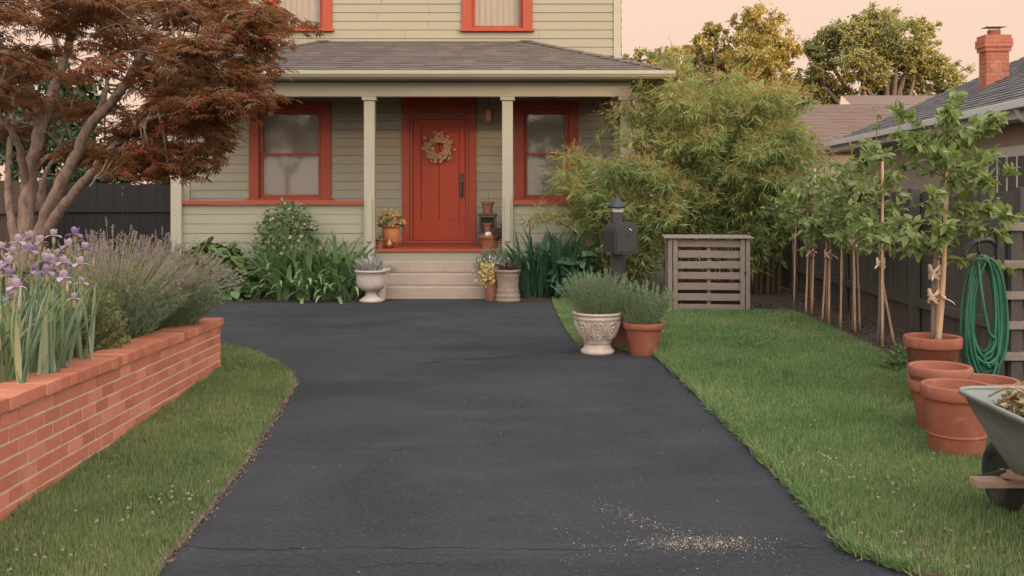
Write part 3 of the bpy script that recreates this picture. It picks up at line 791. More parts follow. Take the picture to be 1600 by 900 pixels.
# porch
PX0, PX1 = -5.38, 1.88
b = MB(); box2(b, PX0 + .05, PX1, PY + .05, WY, FLOOR - .05, FLOOR); box2(b, -2.155, -.165, PY - .03, PY + .05, FLOOR - .05, FLOOR); b.build('porch_floor', 'red', house, bevel=.006)
b = MB()
wall_clap(b, PX0 + .12, -2.33, .05, 1.40, PY + .01, rev=.150)
b.build('porch_wall', 'sage', house)
b = MB(); wall_clap(b, .01, PX1 - .1, .05, 1.40, PY + .01, rev=.150); b.build('porch_wall', 'sage', house)
b = MB(); box2(b, -2.16, -.16, PY + .0, PY + .03, .50, FLOOR - .052); b.build('porch_riser', 'sage', house)
b = MB(); box2(b, PX0, PX0 + .04, PY + .06, WY, .05, 1.40); b.build('porch_wall', 'sage', house)
for xa, xb in ((PX0 + .10, -2.335), (.015, PX1 - .12)):
    b = MB(); box2(b, xa, xb, PY - .06, PY + .12, 1.402, 1.465); b.build('rail_cap', 'red', house, bevel=.006)
for i, (x, zb) in enumerate(((-5.29, .03), (-2.247, .03), (-.071, .03), (1.79, .03))):
    c = MB(); box2(c, x - .085, x + .085, PY - .085, PY + .085, zb, 3.04)
    po = c.build('porch_post', 'sage_trim', house, bevel=.006)
    c = MB(); box2(c, x - .115, x + .115, PY - .115, PY + .115, 3.042, 3.10); c.build('capital', 'sage_trim', po, bevel=.006)
    if i in (1, 2):
        c = MB(); s = -1 if i == 1 else 1
        box2(c, x - .045 + s * .0, x + .045 + s * .0, PY - .118, PY - .087, .82, 1.50); c.build('trim_board', 'sage_trim', po, bevel=.004)
b = MB(); box2(b, PX0 - .02, PX1 + .0, PY - .09, PY + .09, 3.102, 3.33); b.build('porch_beam', 'sage_trim', house, bevel=.006)
b = MB(); box2(b, PX0 - .02, PX0 + .15, PY + .09, WY, 3.102, 3.33); b.build('porch_beam', 'sage_trim', house, bevel=.006)
b = MB(); box2(b, PX1 - .17, PX1, PY + .09, WY, 3.102, 3.33); b.build('porch_beam', 'sage_trim', house, bevel=.006)
EX0, EX1, EY, EZ, TZ = -5.56, 2.49, 15.75, 3.45, 4.25
b = MB(); box2(b, EX0 + .03, EX1 - .03, EY + .05, WY, 3.345, 3.365); b.build('porch_ceiling', 'ceiling', house)
run = WY - EY
r0 = MB()
r0.add([(EX0, EY, EZ - .02), (EX1, EY, EZ - .02), (EX1, WY + .3, EZ - .02), (EX0, WY + .3, EZ - .02), (EX0 + run, WY, TZ - .02), (EX1 - run, WY, TZ - .02)],
       [(0, 1, 5, 4), (1, 2, 5), (3, 0, 4)])
proof = r0.build('porch_roof', 'shingle', house)
sl = math.hypot(run, TZ - EZ); vv = np.array((0, run, TZ - EZ)) / sl; nn = np.array((0, -(TZ - EZ), run)) / sl
s = MB(); shingles(s, (EX0, EY - .02, EZ), (1, 0, 0), vv, nn, sl, lambda a: a * run / sl + .0, lambda a: (EX1 - EX0) - a * run / sl, .135, .30)
s.build('shingles', 'shingle', proof)
for xa, xb in ((EX0, EX0 + run), (EX1, EX1 - run)):
    s = MB()
    for i in range(16):
        t0, t1 = i / 16, (i + 1.15) / 16
        p0 = np.array((xa + (xb - xa) * t0, EY + run * t0, EZ + (TZ - EZ) * t0 + .03)); p1 = np.array((xa + (xb - xa) * t1, EY + run * t1, EZ + (TZ - EZ) * t1 + .014))
        sd = np.array((.07, -.07, -.02)) if xa < xb else np.array((-.07, -.07, -.02))
        s.add([p0 - sd, p0 + [0, 0, .012], p0 + sd, p1 + sd, p1 + [0, 0, .012], p1 - sd], [(0, 1, 4, 5), (1, 2, 3, 4)])
    s.build('hip_cap', 'shingle', proof)
b = MB(); prof = [(0, 0), (-.02, .0), (-.06, .03), (-.075, .06), (-.09, .065), (-.09, .115), (-.075, .12), (-.07, .10), (0, .10)]
V = [(EX0 - .02, EY + .02 + p[0], 3.345 + p[1]) for p in prof] + [(EX1 + .02, EY + .02 + p[0], 3.345 + p[1]) for p in prof]
n = len(prof); b.add(V, [(i, (i + 1) % n, n + (i + 1) % n, n + i) for i in range(n)] + [tuple(range(n - 1, -1, -1)), tuple(range(n, 2 * n))])
b.build('gutter', 'sage_trim', house)
b = MB(); box2(b, EX1 - .02, EX1 + .01, EY + .03, WY + .3, 3.33, 3.45); b.build('fascia', 'sage_trim', house)
b = MB(); box2(b, EX0 - .01, EX0 + .02, EY + .03, WY + .3, 3.33, 3.45); b.build('fascia', 'sage_trim', house)
# concrete steps
for i in range(3):
    b = MB(); y = 15.33 + .28 * i
    box2(b, -2.02, -.24 + (.03 if i == 0 else 0), y, PY, i * .175 + (0.001 if i else -.01), (i + 1) * .175)
    b.build('step', 'concrete', house, bevel=.014)

# porch lantern
t = thing('hanging_lantern', 'small amber lantern hanging under the porch ceiling', 'lantern', (-.42, 17.6, 3.0))
b = MB(); c = np.array((-.40, 17.55, 2.80))
lathe(b, [(.0, .26), (.05, .25), (.085, .19), (.085, .03), (.075, .0), (.0, .0)], c, 6); b.build('shade', 'amber', t)
b = MB(); tube(b, [c + [0, 0, .25], c + [0, 0, .54]], .006, 6); lathe(b, [(.0, .55), (.03, .55), (.03, .53), (0, .53)], c, 10); b.build('chain', 'black_metal', t)

# wreath on the door
wc = np.array((-1.29, WY - .035, 2.37)); rw = .185
t = thing('wreath', 'round wreath of dried tan flower heads hung on the red door', 'wreath', wc)
b = MB(); a = np.linspace(0, 2 * math.pi, 28, endpoint=False)
tube(b, np.stack([wc[0] + rw * np.cos(a), np.full(28, wc[1] + .012), wc[2] + rw * np.sin(a)], 1), .035, 8, closed=True); b.build('ring', 'terra_brown', t, smooth=True)
b = MB(); n = 210
for i in range(n):
    a = rng.uniform(0, 2 * math.pi); rr = rw + rng.normal(0, .042); q = wc + np.array((rr * math.cos(a), -.02 - rng.uniform(0, .04), rr * math.sin(a)))
    sz = rng.uniform(.020, .040)
    for j in range(7):
        aa = 2 * math.pi * j / 7
        d = np.array((math.cos(aa), -.55, math.sin(aa)))
        leaves(b, [q], [d], [(0, -1, .1)], sz, sz * .8, T_DIAMOND)
b.build('flowers', 'dried', t)
b = MB(); n = 70; a = rng.uniform(0, 2 * math.pi, n); rr = rw + rng.normal(0, .05, n)
q = np.stack([wc[0] + rr * np.cos(a), np.full(n, wc[1] - .02), wc[2] + rr * np.sin(a)], 1)
leaves(b, q, np.stack([np.cos(a + .8), rng.uniform(-.8, 0, n), np.sin(a + .8)], 1), rdir(n), .06, .02, T_LANCE); b.build('leaves', 'debris', t)

# ------------------------------------------------------------------ brick planter
def ztop(s): return .612 - .0315 * s      # top of the cap, falling gently away from the camera (s along the wall from W0)
pl = thing('brick_planter', 'low red brick planter wall full of irises and lavender', 'planter', (-3.2, 7.0, 0))
CAPH, CO = .066, .0762
SL = -.0315
L_near, L_far = -2.6, float(np.linalg.norm(W1 - W0))
def wp(s, out, z): q = W0 + wd * s + wnv * out; return np.array((q[0], q[1], z))
bricks = MB(); mort = MB()
def skew_box(mb, s0, s1, o0, o1, dz0, dz1):
    """box along the sloping wall, z measured down from the cap top"""
    V = []
    for dz in (dz0, dz1):
        for s, o in ((s0, o0), (s1, o0), (s1, o1), (s0, o1)): V.append(wp(s, o, ztop(s) - dz))
    mb.add(V, np.array([[0, 1, 2, 3], [4, 7, 6, 5], [0, 4, 5, 1], [1, 5, 6, 2], [2, 6, 7, 3], [3, 7, 4, 0]]))
bl, mj = .195, .013
for c in range(9):
    s = L_near + (0 if c % 2 else -.10)
    while s < L_far - .01:
        s0, s1 = max(s, L_near), min(s + bl, L_far)
        if s1 - s0 > .03:
            o = abs(rng.normal(0, .0014)) + .0005
            skew_box(bricks, s0, s1, -.10, o, CAPH + mj + c * CO + rng.normal(0, .0006), CAPH + (c + 1) * CO)
        s += bl + mj
skew_box(mort, L_near, L_far - .004, -.2, -.0025, CAPH - .004, .75)
# short return wall at the far end, running towards -x
back = MB(); Lr = 2.9
e0 = W1.copy()
def rp(u, v, z): q = e0 - wnv * u - wd * v; return np.array((q[0], q[1], z))   # u away from drive, v towards camera
zt = ztop(L_far)
for c in range(9):
    u = .11 if c % 2 else 0.0
    while u < Lr:
        z1 = zt - CAPH - mj - c * CO; z0 = zt - CAPH - (c + 1) * CO
        if z1 > 0:
            V = [rp(a, v, z) for z in (z0, z1) for a, v in ((max(u, .0 if c % 2 == 0 else .1), -.001), (u + bl, -.001), (u + bl, .1), (max(u, .1), .1))]
            bricks.add(V, BOXF)
        u += bl + mj
V = [rp(a, v, z) for z in (-.05, zt - CAPH) for a, v in ((.006, .005), (Lr, .005), (Lr, .2), (.006, .2))]; mort.add(V, BOXF)
wall = bricks.build('brick_wall', 'brick', pl, bevel=.002)
mort.build('mortar', 'mortar', wall)
cap = MB(); s = L_near
while s < L_far - .02:
    s1 = min(s + .098, L_far + .012); o = rng.normal(0, .002); dz = rng.normal(0, .0012)
    skew_box(cap, s, s1, -.235 + o, .022 + o, dz, CAPH + dz)
    s = s1 + .0085
u = .25
while u < Lr:
    V = [rp(a, v, z) for z in (zt - CAPH, zt) for a, v in ((u, -.02), (u + .098, -.02), (u + .098, .235), (u, .235))]
    cap.add(V, BOXF); u += .1065
cp = cap.build('cap', 'brick', pl, bevel=.005)
m2 = MB(); skew_box(m2, L_near, L_far + .004, -.228, .012, .006, CAPH - .005)
V = [rp(a, v, z) for z in (zt - CAPH + .003, zt - .006) for a, v in ((.1, -.012), (Lr, -.012), (Lr, .228), (.1, .228))]; m2.add(V, BOXF)
m2.build('mortar', 'mortar', cp)
sm = MB(); gx, gy = 26, 40; V = []
for j in range(gy + 1):
    for i in range(gx + 1):
        s = L_near + (L_far - .15 - L_near) * j / gy; q = W0 + wd * s - wnv * (.2 + 3.2 * i / gx)
        V.append((q[0], q[1], ztop(s) - .075 + rng.normal(0, .012)))
sm.add(V, [(j * (gx + 1) + i, j * (gx + 1) + i + 1, (j + 1) * (gx + 1) + i + 1, (j + 1) * (gx + 1) + i) for j in range(gy) for i in range(gx)])
sm.build('soil', 'soil', pl, smooth=True)
def soil_z(y): return ztop(y - W0[1]) - .075

# ------------------------------------------------------------------ maple
mt = thing('maple_tree', 'multi stemmed maple with bronze red leaves in the planter', 'tree', (-3.9, 8.3, soil_z(8.3)))
tb = MB()
def limb(pts, r0, r1, per=6, n=10):
    """pts: (px, py, depth) traced from the stems"""
    q = np.array([P(*p) for p in pts]); rr = np.linspace(r0, r1, len(pts)) * .76
    tube(tb, *smooth_path(q, rr, per, .004), n)
    return q
base = (48, 415, 8.3)
ends = []
limbs = [
    ([(42, 425, 8.3), (40, 360, 8.3), (43, 300, 8.32), (52, 250, 8.35), (64, 198, 8.4), (82, 145, 8.5), (98, 105, 8.6), (112, 55, 8.7), (126, -10, 8.8), (140, -90, 8.9)], .085, .028),
    ([(64, 198, 8.4), (52, 150, 8.3), (38, 120, 8.2), (20, 95, 8.1), (-10, 60, 8.0), (-50, 20, 7.9)], .052, .02),
    ([(52, 420, 8.25), (66, 355, 8.15), (92, 295, 8.0), (118, 245, 7.9), (142, 195, 7.8), (170, 165, 7.7), (196, 130, 7.6), (214, 98, 7.55), (238, 50, 7.5), (262, -10, 7.45)], .080, .024),
    ([(66, 372, 8.2), (100, 322, 8.0), (132, 284, 7.8), (158, 252, 7.6), (180, 228, 7.45), (205, 210, 7.3), (235, 184, 7.2), (262, 160, 7.1)], .062, .014),
    ([(142, 195, 7.8), (156, 170, 7.9), (166, 140, 8.0), (172, 100, 8.1), (178, 50, 8.2)], .034, .014),
    ([(196, 130, 7.6), (225, 108, 7.3), (262, 92, 7.0), (300, 74, 6.8), (345, 66, 6.6)], .032, .010),
    ([(214, 98, 7.55), (240, 70, 7.8), (275, 45, 8.0), (315, 25, 8.2)], .026, .010),
    ([(30, 420, 8.45), (22, 370, 8.6), (14, 310, 8.75), (14, 255, 8.9), (18, 190, 9.1), (24, 130, 9.3)], .055, .018),
    ([(40, 290, 8.32), (34, 245, 8.15), (22, 212, 8.0), (4, 184, 7.85), (-22, 165, 7.7), (-60, 150, 7.5)], .045, .016),
    ([(60, 330, 8.4), (64, 300, 8.6), (74, 268, 8.8), (88, 238, 9.0), (100, 200, 9.2)], .034, .012),
    ([(205, 210, 7.3), (170, 262, 7.25), (150, 280, 7.3)], .012, .006),
    ([(180, 228, 7.45), (162, 262, 7.2), (140, 292, 7.0)], .016, .006),
    ([(98, 105, 8.6), (85, 60, 8.9), (70, 10, 9.2), (60, -60, 9.4)], .036, .014),
    ([(235, 184, 7.2), (280, 176, 7.0), (330, 165, 6.8), (375, 160, 6.7)], .014, .006),
]
for l in limbs: ends.append(limb(*l))
allb = np.concatenate([smooth_path(q[len(q) // 2:], np.ones(len(q) - len(q) // 2), 5)[0] for q in ends])
# leaf pads: flat, drooping sprays in layers; (px, py, depth, radius m)
pads = []
def pad_fill(n, x0, x1, y0, y1, d0, d1, r0, r1):
    for _ in range(n): pads.append((rng.uniform(x0, x1), rng.uniform(y0, y1), rng.uniform(d0, d1), rng.uniform(r0, r1)))
pad_fill(17, -60, 130, -60, 60, 7.2, 9.6, .35, .6)
pad_fill(18, 120, 300, -70, 40, 6.8, 9.2, .3, .55)
pad_fill(14, 270, 400, -40, 90, 6.6, 8.4, .22, .40)
pad_fill(12, 250, 385, 90, 165, 6.5, 7.8, .22, .38)
pad_fill(10, 130, 300, 60, 150, 6.7, 9.0, .25, .45)
pad_fill(9, -60, 120, 60, 140, 7.0, 9.6, .3, .5)
pad_fill(9, 150, 290, 150, 235, 7.0, 8.6, .22, .40)
pad_fill(6, -40, 130, 150, 215, 7.6, 9.6, .25, .42)
pad_fill(7, 170, 275, 215, 258, 6.9, 7.9, .16, .28)
pad_fill(4, 60, 170, 225, 262, 8.0, 9.2, .22, .32)
pads += [(300, 70, 6.6, .30), (350, 40, 6.8, .33), (385, 30, 6.9, .26), (405, 20, 6.9, .18), (360, 120, 6.6, .28), (395, 110, 6.7, .17), (385, 150, 6.6, .20), (350, 165, 6.6, .26), (395, 60, 6.8, .20),
         (300, 190, 6.9, .26), (330, 205, 6.9, .14), (262, 255, 7.0, .20), (235, 262, 7.1, .16), (295, 235, 7.0, .12), (318, 250, 7.0, .07), (340, 232, 6.95, .05)]
lb, tw = MB(), MB()
Ps, Ds, Ns, Ls = [], [], [], []
for px, py, D, r in pads:
    c = P(px, py, D)
    i = np.argmin(((allb - c) ** 2).sum(1)); j = allb[i]
    midp = (j + c) / 2 + [0, 0, .06]
    tube(tw, *smooth_path([j, midp, c], [.012, .007, .004], 4), 5, caps=False)
    nsub = int(4 + r * 14)
    outd = nrm(c - np.array((-3.9, 8.2, 3.0))) * [1, 1, 0]
    for _ in range(nsub):
        a = rng.uniform(0, 2 * math.pi); q = math.sqrt(rng.uniform(0, 1)) * r
        e2 = c + np.array((math.cos(a) * q, math.sin(a) * q, -.35 * q * q / r + rng.normal(0, .045))) + outd * q * .3
        tube(tw, *smooth_path([c, (c + e2) / 2 + [0, 0, .025], e2], [.0045, .003, .0015], 3), 4, caps=False)
        m = rng.integers(12, 21)
        t = rng.uniform(.25, 1.1, m)
        pos = c + (e2 - c) * t[:, None] + rng.normal(0, .05, (m, 3)) * [1, 1, .45]
        dd = nrm((e2 - c) * [1, 1, .2] + 1e-4) + rng.normal(0, .55, (m, 3)) * [1, 1, .4] - [0, 0, .42]
        Ps.append(pos); Ds.append(dd); Ns.append(np.array([0, 0, 1.0]) + rng.normal(0, .35, (m, 3))); Ls.append(rng.uniform(.040, .072, m))
Ps, Ds, Ns, Ls = map(np.concatenate, (Ps, Ds, Ns, Ls))
leaves(lb, Ps, Ds, Ns, Ls, Ls * 2, T_MAPLE)
tb.build('trunk', 'bark', mt, smooth=True)
tw.build('twigs', 'bark', mt, smooth=True)
lb.build('crown', 'maple', mt)
print('maple leaves', len(Ps))

# ------------------------------------------------------------------ planter plants
def iris(px, py, D, hue, label_i):
    """bearded iris: fan of sword leaves, stem, one or two flowers"""
    f = P(px, py, D); z0 = soil_z(D)
    base = np.array((f[0] + rng.normal(0, .05), f[1] + rng.normal(0, .04), z0))
    t = thing('iris', 'lilac bearded iris on a tall stem in the brick planter', 'flower', base, 'irises in the brick planter')
    lv = MB()
    for k in range(rng.integers(5, 8)):
        ribbon(lv, base + rng.normal(0, .03, 3) * [1, 1, 0], rng.uniform(0, 2 * math.pi), rng.uniform(.40, .62), rng.uniform(.03, .3), rng.uniform(.0, .45), rng.uniform(.022, .032), 6)
    lv.build('leaves', 'irisleaf', t)
    s = MB(); tube(s, *smooth_path([base, (base + f) / 2 + rng.normal(0, .02, 3), f - [0, 0, .03]], [.007, .006, .005], 4), 6)
    br = f + np.array((rng.normal(0, .05), rng.normal(0, .04), -.12)); tube(s, [base * .35 + f * .65, br], [.005, .004], 5)
    s.build('stem', 'stem_green', t)
    def bloom(c, sc_):
        st, fa, bd = MB(), MB(), MB()
        a0 = rng.uniform(0, 6.28)
        for k in range(3):
            a = a0 + k * 2.094
            ribbon(st, c, a, .066 * sc_, .75, -1.35, .058 * sc_, 7, lambda t: math.sin(math.pi * min(1, .15 + .85 * t)) ** .6, .35)
            ribbon(fa, c, a + 1.047, .085 * sc_, 1.35, 2.0, .048 * sc_, 8, lambda t: math.sin(math.pi * min(1, .12 + .83 * t)) ** .6, -.2)
        st.build('petals', 'iris_pale' if hue < .75 else 'iris_deep', t, smooth=True)
        fa.build('falls', 'iris_deep' if hue > .35 else 'iris_pale', t, smooth=True)
        tube(bd, [c - [0, 0, .07], c - [0, 0, .035], c + [0, 0, .005]], [.006, .013, .009], 7); bd.build('bud_sheath', 'iris_bud', t, smooth=True)
    bloom(f, rng.uniform(.72, .95))
    if rng.uniform() < .6: bloom(br, rng.uniform(.6, .78))
    else:
        bd = MB(); tube(bd, [br - [0, 0, .02], br + [0, 0, .02], br + [0, 0, .06]], [.006, .011, .003], 6); bd.build('bud', 'iris_bud', t, smooth=True)
for i, (px, py, D) in enumerate(((62, 378, 6.4), (84, 368, 6.7), (118, 366, 6.9), (133, 388, 6.8), (106, 384, 6.5), (30, 378, 6.6), (48, 392, 6.0), (12, 412, 5.8), (15, 430, 5.5), (72, 408, 6.1),
                                 (98, 410, 6.4), (124, 412, 6.3), (98, 434, 6.0), (74, 425, 5.7), (24, 448, 5.4), (2, 420, 6.1), (45, 372, 6.9), (20, 395, 6.9), (88, 398, 6.9), (4, 388, 7.0))):
    iris(px, py, D, rng.uniform(), i)
# the big sword leaf clumps in front of them
for j, (x, y, n, lab) in enumerate(((-2.86, 5.55, 60, 'dense clump of grey green iris leaves nearest the planter edge'), (-2.98, 6.25, 80, 'clump of iris leaves leaning towards the round bush'), (-2.84, 6.12, 60, 'short fan of iris leaves spilling against the planter cap'))):
    t = thing('iris_leaves', lab, 'plant', (x, y, soil_z(y)))
    lv = MB()
    for k in range(n):
        a = rng.uniform(0, 6.28); q = np.sqrt(rng.uniform()) * .26
        ribbon(lv, (x + math.cos(a) * q * .7, y + math.sin(a) * q * 1.2, soil_z(y) - .01), rng.uniform(-2.2, 1.2), rng.uniform(.35, .62), rng.uniform(.05, .42), rng.uniform(.1, 1.2), rng.uniform(.020, .033), 8)
    lv.build('leaves', 'irisleaf', t, smooth=True)
# round fine-leaved bush
c = np.array((-2.92, 6.98, soil_z(6.98)))
t = thing('round_bush', 'small rounded yellow green bush between irises and lavender', 'bush', c)
b = MB(); n = 420; d = rdir(n); d[:, 2] = np.abs(d[:, 2]); bs = c + d * .05; tp = c + d * np.array((.31, .33, .50)) * rng.uniform(.85, 1.05, (n, 1)) + [0, 0, .03]
needle_bush(b, bs, tp, 55, .022, .008, .05, .35, 1.0); b.build('foliage', 'thyme', t)
b = MB(); stalks(b, bs, tp, .004, .05); b.build('stems', 'bark_dark', t)
# lavender
def lavender(c, r, h, nst, lab, lean):
    nst = int(nst * 1.5)
    t = thing('lavender', lab, 'bush', c)
    b = MB(); bs, tp = stems(460, c, r * .5, h * .66, r * .74); tp += np.array(lean) * .3
    needle_bush(b, bs, tp, 44, .040, .0058, .08, .04, .8); b.build('foliage', 'lavleaf', t)
    a = rng.uniform(0, 6.28, nst); q = np.sqrt(rng.uniform(0, 1, nst))
    b0 = c + np.stack([np.cos(a) * q * r * .5, np.sin(a) * q * r * .5, np.full(nst, h * .28)], 1)
    t1 = b0 + np.stack([np.cos(a) * q * r * .85, np.sin(a) * q * r * .85, h * (.74 - .42 * q ** 2) * rng.uniform(.75, 1.08, nst)], 1) + np.array(lean) * (.4 + .9 * q[:, None]) + rng.normal(0, .03, (nst, 3))
    s = MB(); stalks(s, b0, t1, .0032, .10); s.build('stalks', 'lavstalk', t)
    s = MB(); m = 15; u = rng.uniform(0, 1, (nst, m, 1)); dr = nrm(t1 - (b0 * .5 + t1 * .5) - [0, 0, .0])
    pos = t1[:, None] - dr[:, None] * u * .075 + rng.normal(0, .0035, (nst, m, 3))
    leaves(s, pos.reshape(-1, 3), (dr[:, None] + rng.normal(0, .7, (nst, m, 3))).reshape(-1, 3), rng.normal(size=(nst * m, 3)), .016, .009, T_DIAMOND)
    s.build('flower_spikes', 'lavflower', t)
lavender(np.array((-3.02, 7.75, soil_z(7.75))), .44, .86, 260, 'larger lavender bush with pale flower spikes, beside the round bush', (.03, 0, 0))
lavender(np.array((-2.92, 8.5, soil_z(8.5))), .42, .80, 300, 'lavender at the planter corner with spikes spilling towards the drive', (.09, -.03, -.02))
lavender(np.array((-3.7, 8.75, soil_z(8.7))), .40, .80, 140, 'lavender bush half hidden behind the other two', (.0, 0, 0))

# ------------------------------------------------------------------ pots
def pot_profile(r_top, r_bot, h, rim_h, rim_t=.014, lip=.5):
    rb = r_bot; ri = r_top - rim_t
    rm = r_bot + (ri - r_bot) * (1 - rim_h / h)
    return [(0, .003), (rb, .0), (rb + .004, .01), (rm, h - rim_h), (r_top - .004, h - rim_h + .004), (r_top, h - rim_h + .012), (r_top + .003, h - .012), (r_top - .003, h - .002), (r_top - rim_t * .8, h),
            (ri - .012, h - .006), (ri - .016, h - .02), (max(ri - .03, .01), h * .55), (0, h * .5)]
def pot_thing(name, lab, cat, c, r_top, r_bot, h, rim_h, mat, soil=True, band=False, group=None):
    t = thing(name, lab, cat, c, group)
    b = MB(); lathe(b, pot_profile(r_top, r_bot, h, rim_h), c, 40); p = b.build('pot', mat, t, smooth=True)
    e = p.modifiers.new('edge', 'EDGE_SPLIT'); e.split_angle = R(50)
    if band:
        b = MB(); rr = r_bot + (r_top - r_bot) * .28
        lathe(b, [(rr - .004, h * .27), (rr + .004, h * .285), (rr + .003, h * .31), (rr - .004, h * .32)], c, 40); b.build('band', mat, p, smooth=True)
    if soil:
        b = MB(); disc(b, np.array(c) + [0, 0, h - .045], r_top - .022, 28, .02, 3); b.build('soil', 'soil', t)
    return t

# rosemary by the mailbox
def rosemary(t, c, r, h, n):
    b = MB(); bs, tp = stems(n, c, r * .55, h, r * .75, .3)
    needle_bush(b, bs, tp, 42, .030, .0065, .10, .02, 1.0); b.build('foliage', 'rosemary', t)
    b = MB(); stalks(b, bs, tp, .004, .10); b.build('stems', 'stem_green', t)
c = np.array((.85, 10.18, 0))
t = thing('potted_rosemary', 'bushy rosemary in a carved pale stone urn', 'potted plant', c)
UP = [(0, .004), (.165, .0), (.168, .03), (.150, .045), (.138, .058), (.130, .09), (.132, .10), (.142, .105), (.140, .125), (.150, .14), (.185, .20), (.212, .27), (.225, .335), (.236, .345), (.240, .365), (.228, .372), (.236, .380), (.250, .392), (.250, .408), (.235, .412), (.215, .40), (.205, .36), (.0, .34)]
b = MB(); lathe(b, UP, c, 48); urn = b.build('urn', 'stone', t, smooth=True)
rl = MB()
def on_urn(a, z):
    r = np.interp(z, [p[1] for p in UP[9:13]], [p[0] for p in UP[9:13]]) + .002
    return c + np.array((r * math.sin(a), -r * math.cos(a), z))
for k in range(8):                                     # carved medallions and curved gadroons
    a0 = k * math.pi / 4 - .07
    for s in (-1, 1):
        tube(rl, smooth_path([on_urn(a0 + s * .05, .325), on_urn(a0 + s * .20, .30), on_urn(a0 + s * .27, .24), on_urn(a0 + s * .18, .17), on_urn(a0 + s * .05, .145)], np.ones(5), 5)[0], .009, 6)
        tube(rl, smooth_path([on_urn(a0 + s * .32, .32), on_urn(a0 + s * .36, .26), on_urn(a0 + s * .34, .18)], np.ones(3), 5)[0], .007, 6)
    for z, w in ((.30, .07), (.265, .085), (.23, .07), (.195, .075), (.165, .05)):
        tube(rl, [on_urn(a0 - w, z), on_urn(a0 - w * .4, z + .012), on_urn(a0 + w * .4, z - .006), on_urn(a0 + w, z + .008)], [.004, .011, .009, .004], 6)
rl.build('carving', 'stone', urn, smooth=True)
b = MB(); disc(b, c + [0, 0, .375], .212, 28, .02, 1); b.build('soil', 'soil', t)
rosemary(t, c + [0, 0, .37], .33, .50, 210)
c = np.array((1.297, 10.12, 0))
t = pot_thing('potted_rosemary', 'rosemary in a plain terracotta pot beside the mailbox', 'potted plant', c, .205, .135, .315, .062, 'terra', True, False)
rosemary(t, c + [0, 0, .28], .28, .46, 170)
c = np.array((1.12, 10.55, .01))
pot_thing('plant_pot', 'dark brown pot wedged behind the two rosemary pots', 'pot', c, .17, .13, .28, .04, 'terra_brown')

# terracotta pots by the fence
pot_thing('terracotta_pot', 'front empty terracotta pot beside the wheelbarrow', 'pot', np.array((2.70, 6.22, .01)), .205, .150, .425, .085, 'terra', False, True)
pot_thing('terracotta_pot', 'lower terracotta pot of the nested stack', 'pot', np.array((2.84, 6.78, .01)), .205, .135, .35, .075, 'terra', False)
pot_thing('terracotta_pot', 'upper terracotta pot nested in the stack', 'pot', np.array((2.83, 6.77, .125)), .200, .130, .33, .07, 'terra_old', False)
pot_thing('terracotta_pot', 'terracotta pot partly hidden behind the wheelbarrow tray', 'pot', np.array((3.10, 6.72, .01)), .215, .150, .365, .075, 'terra_old', False)

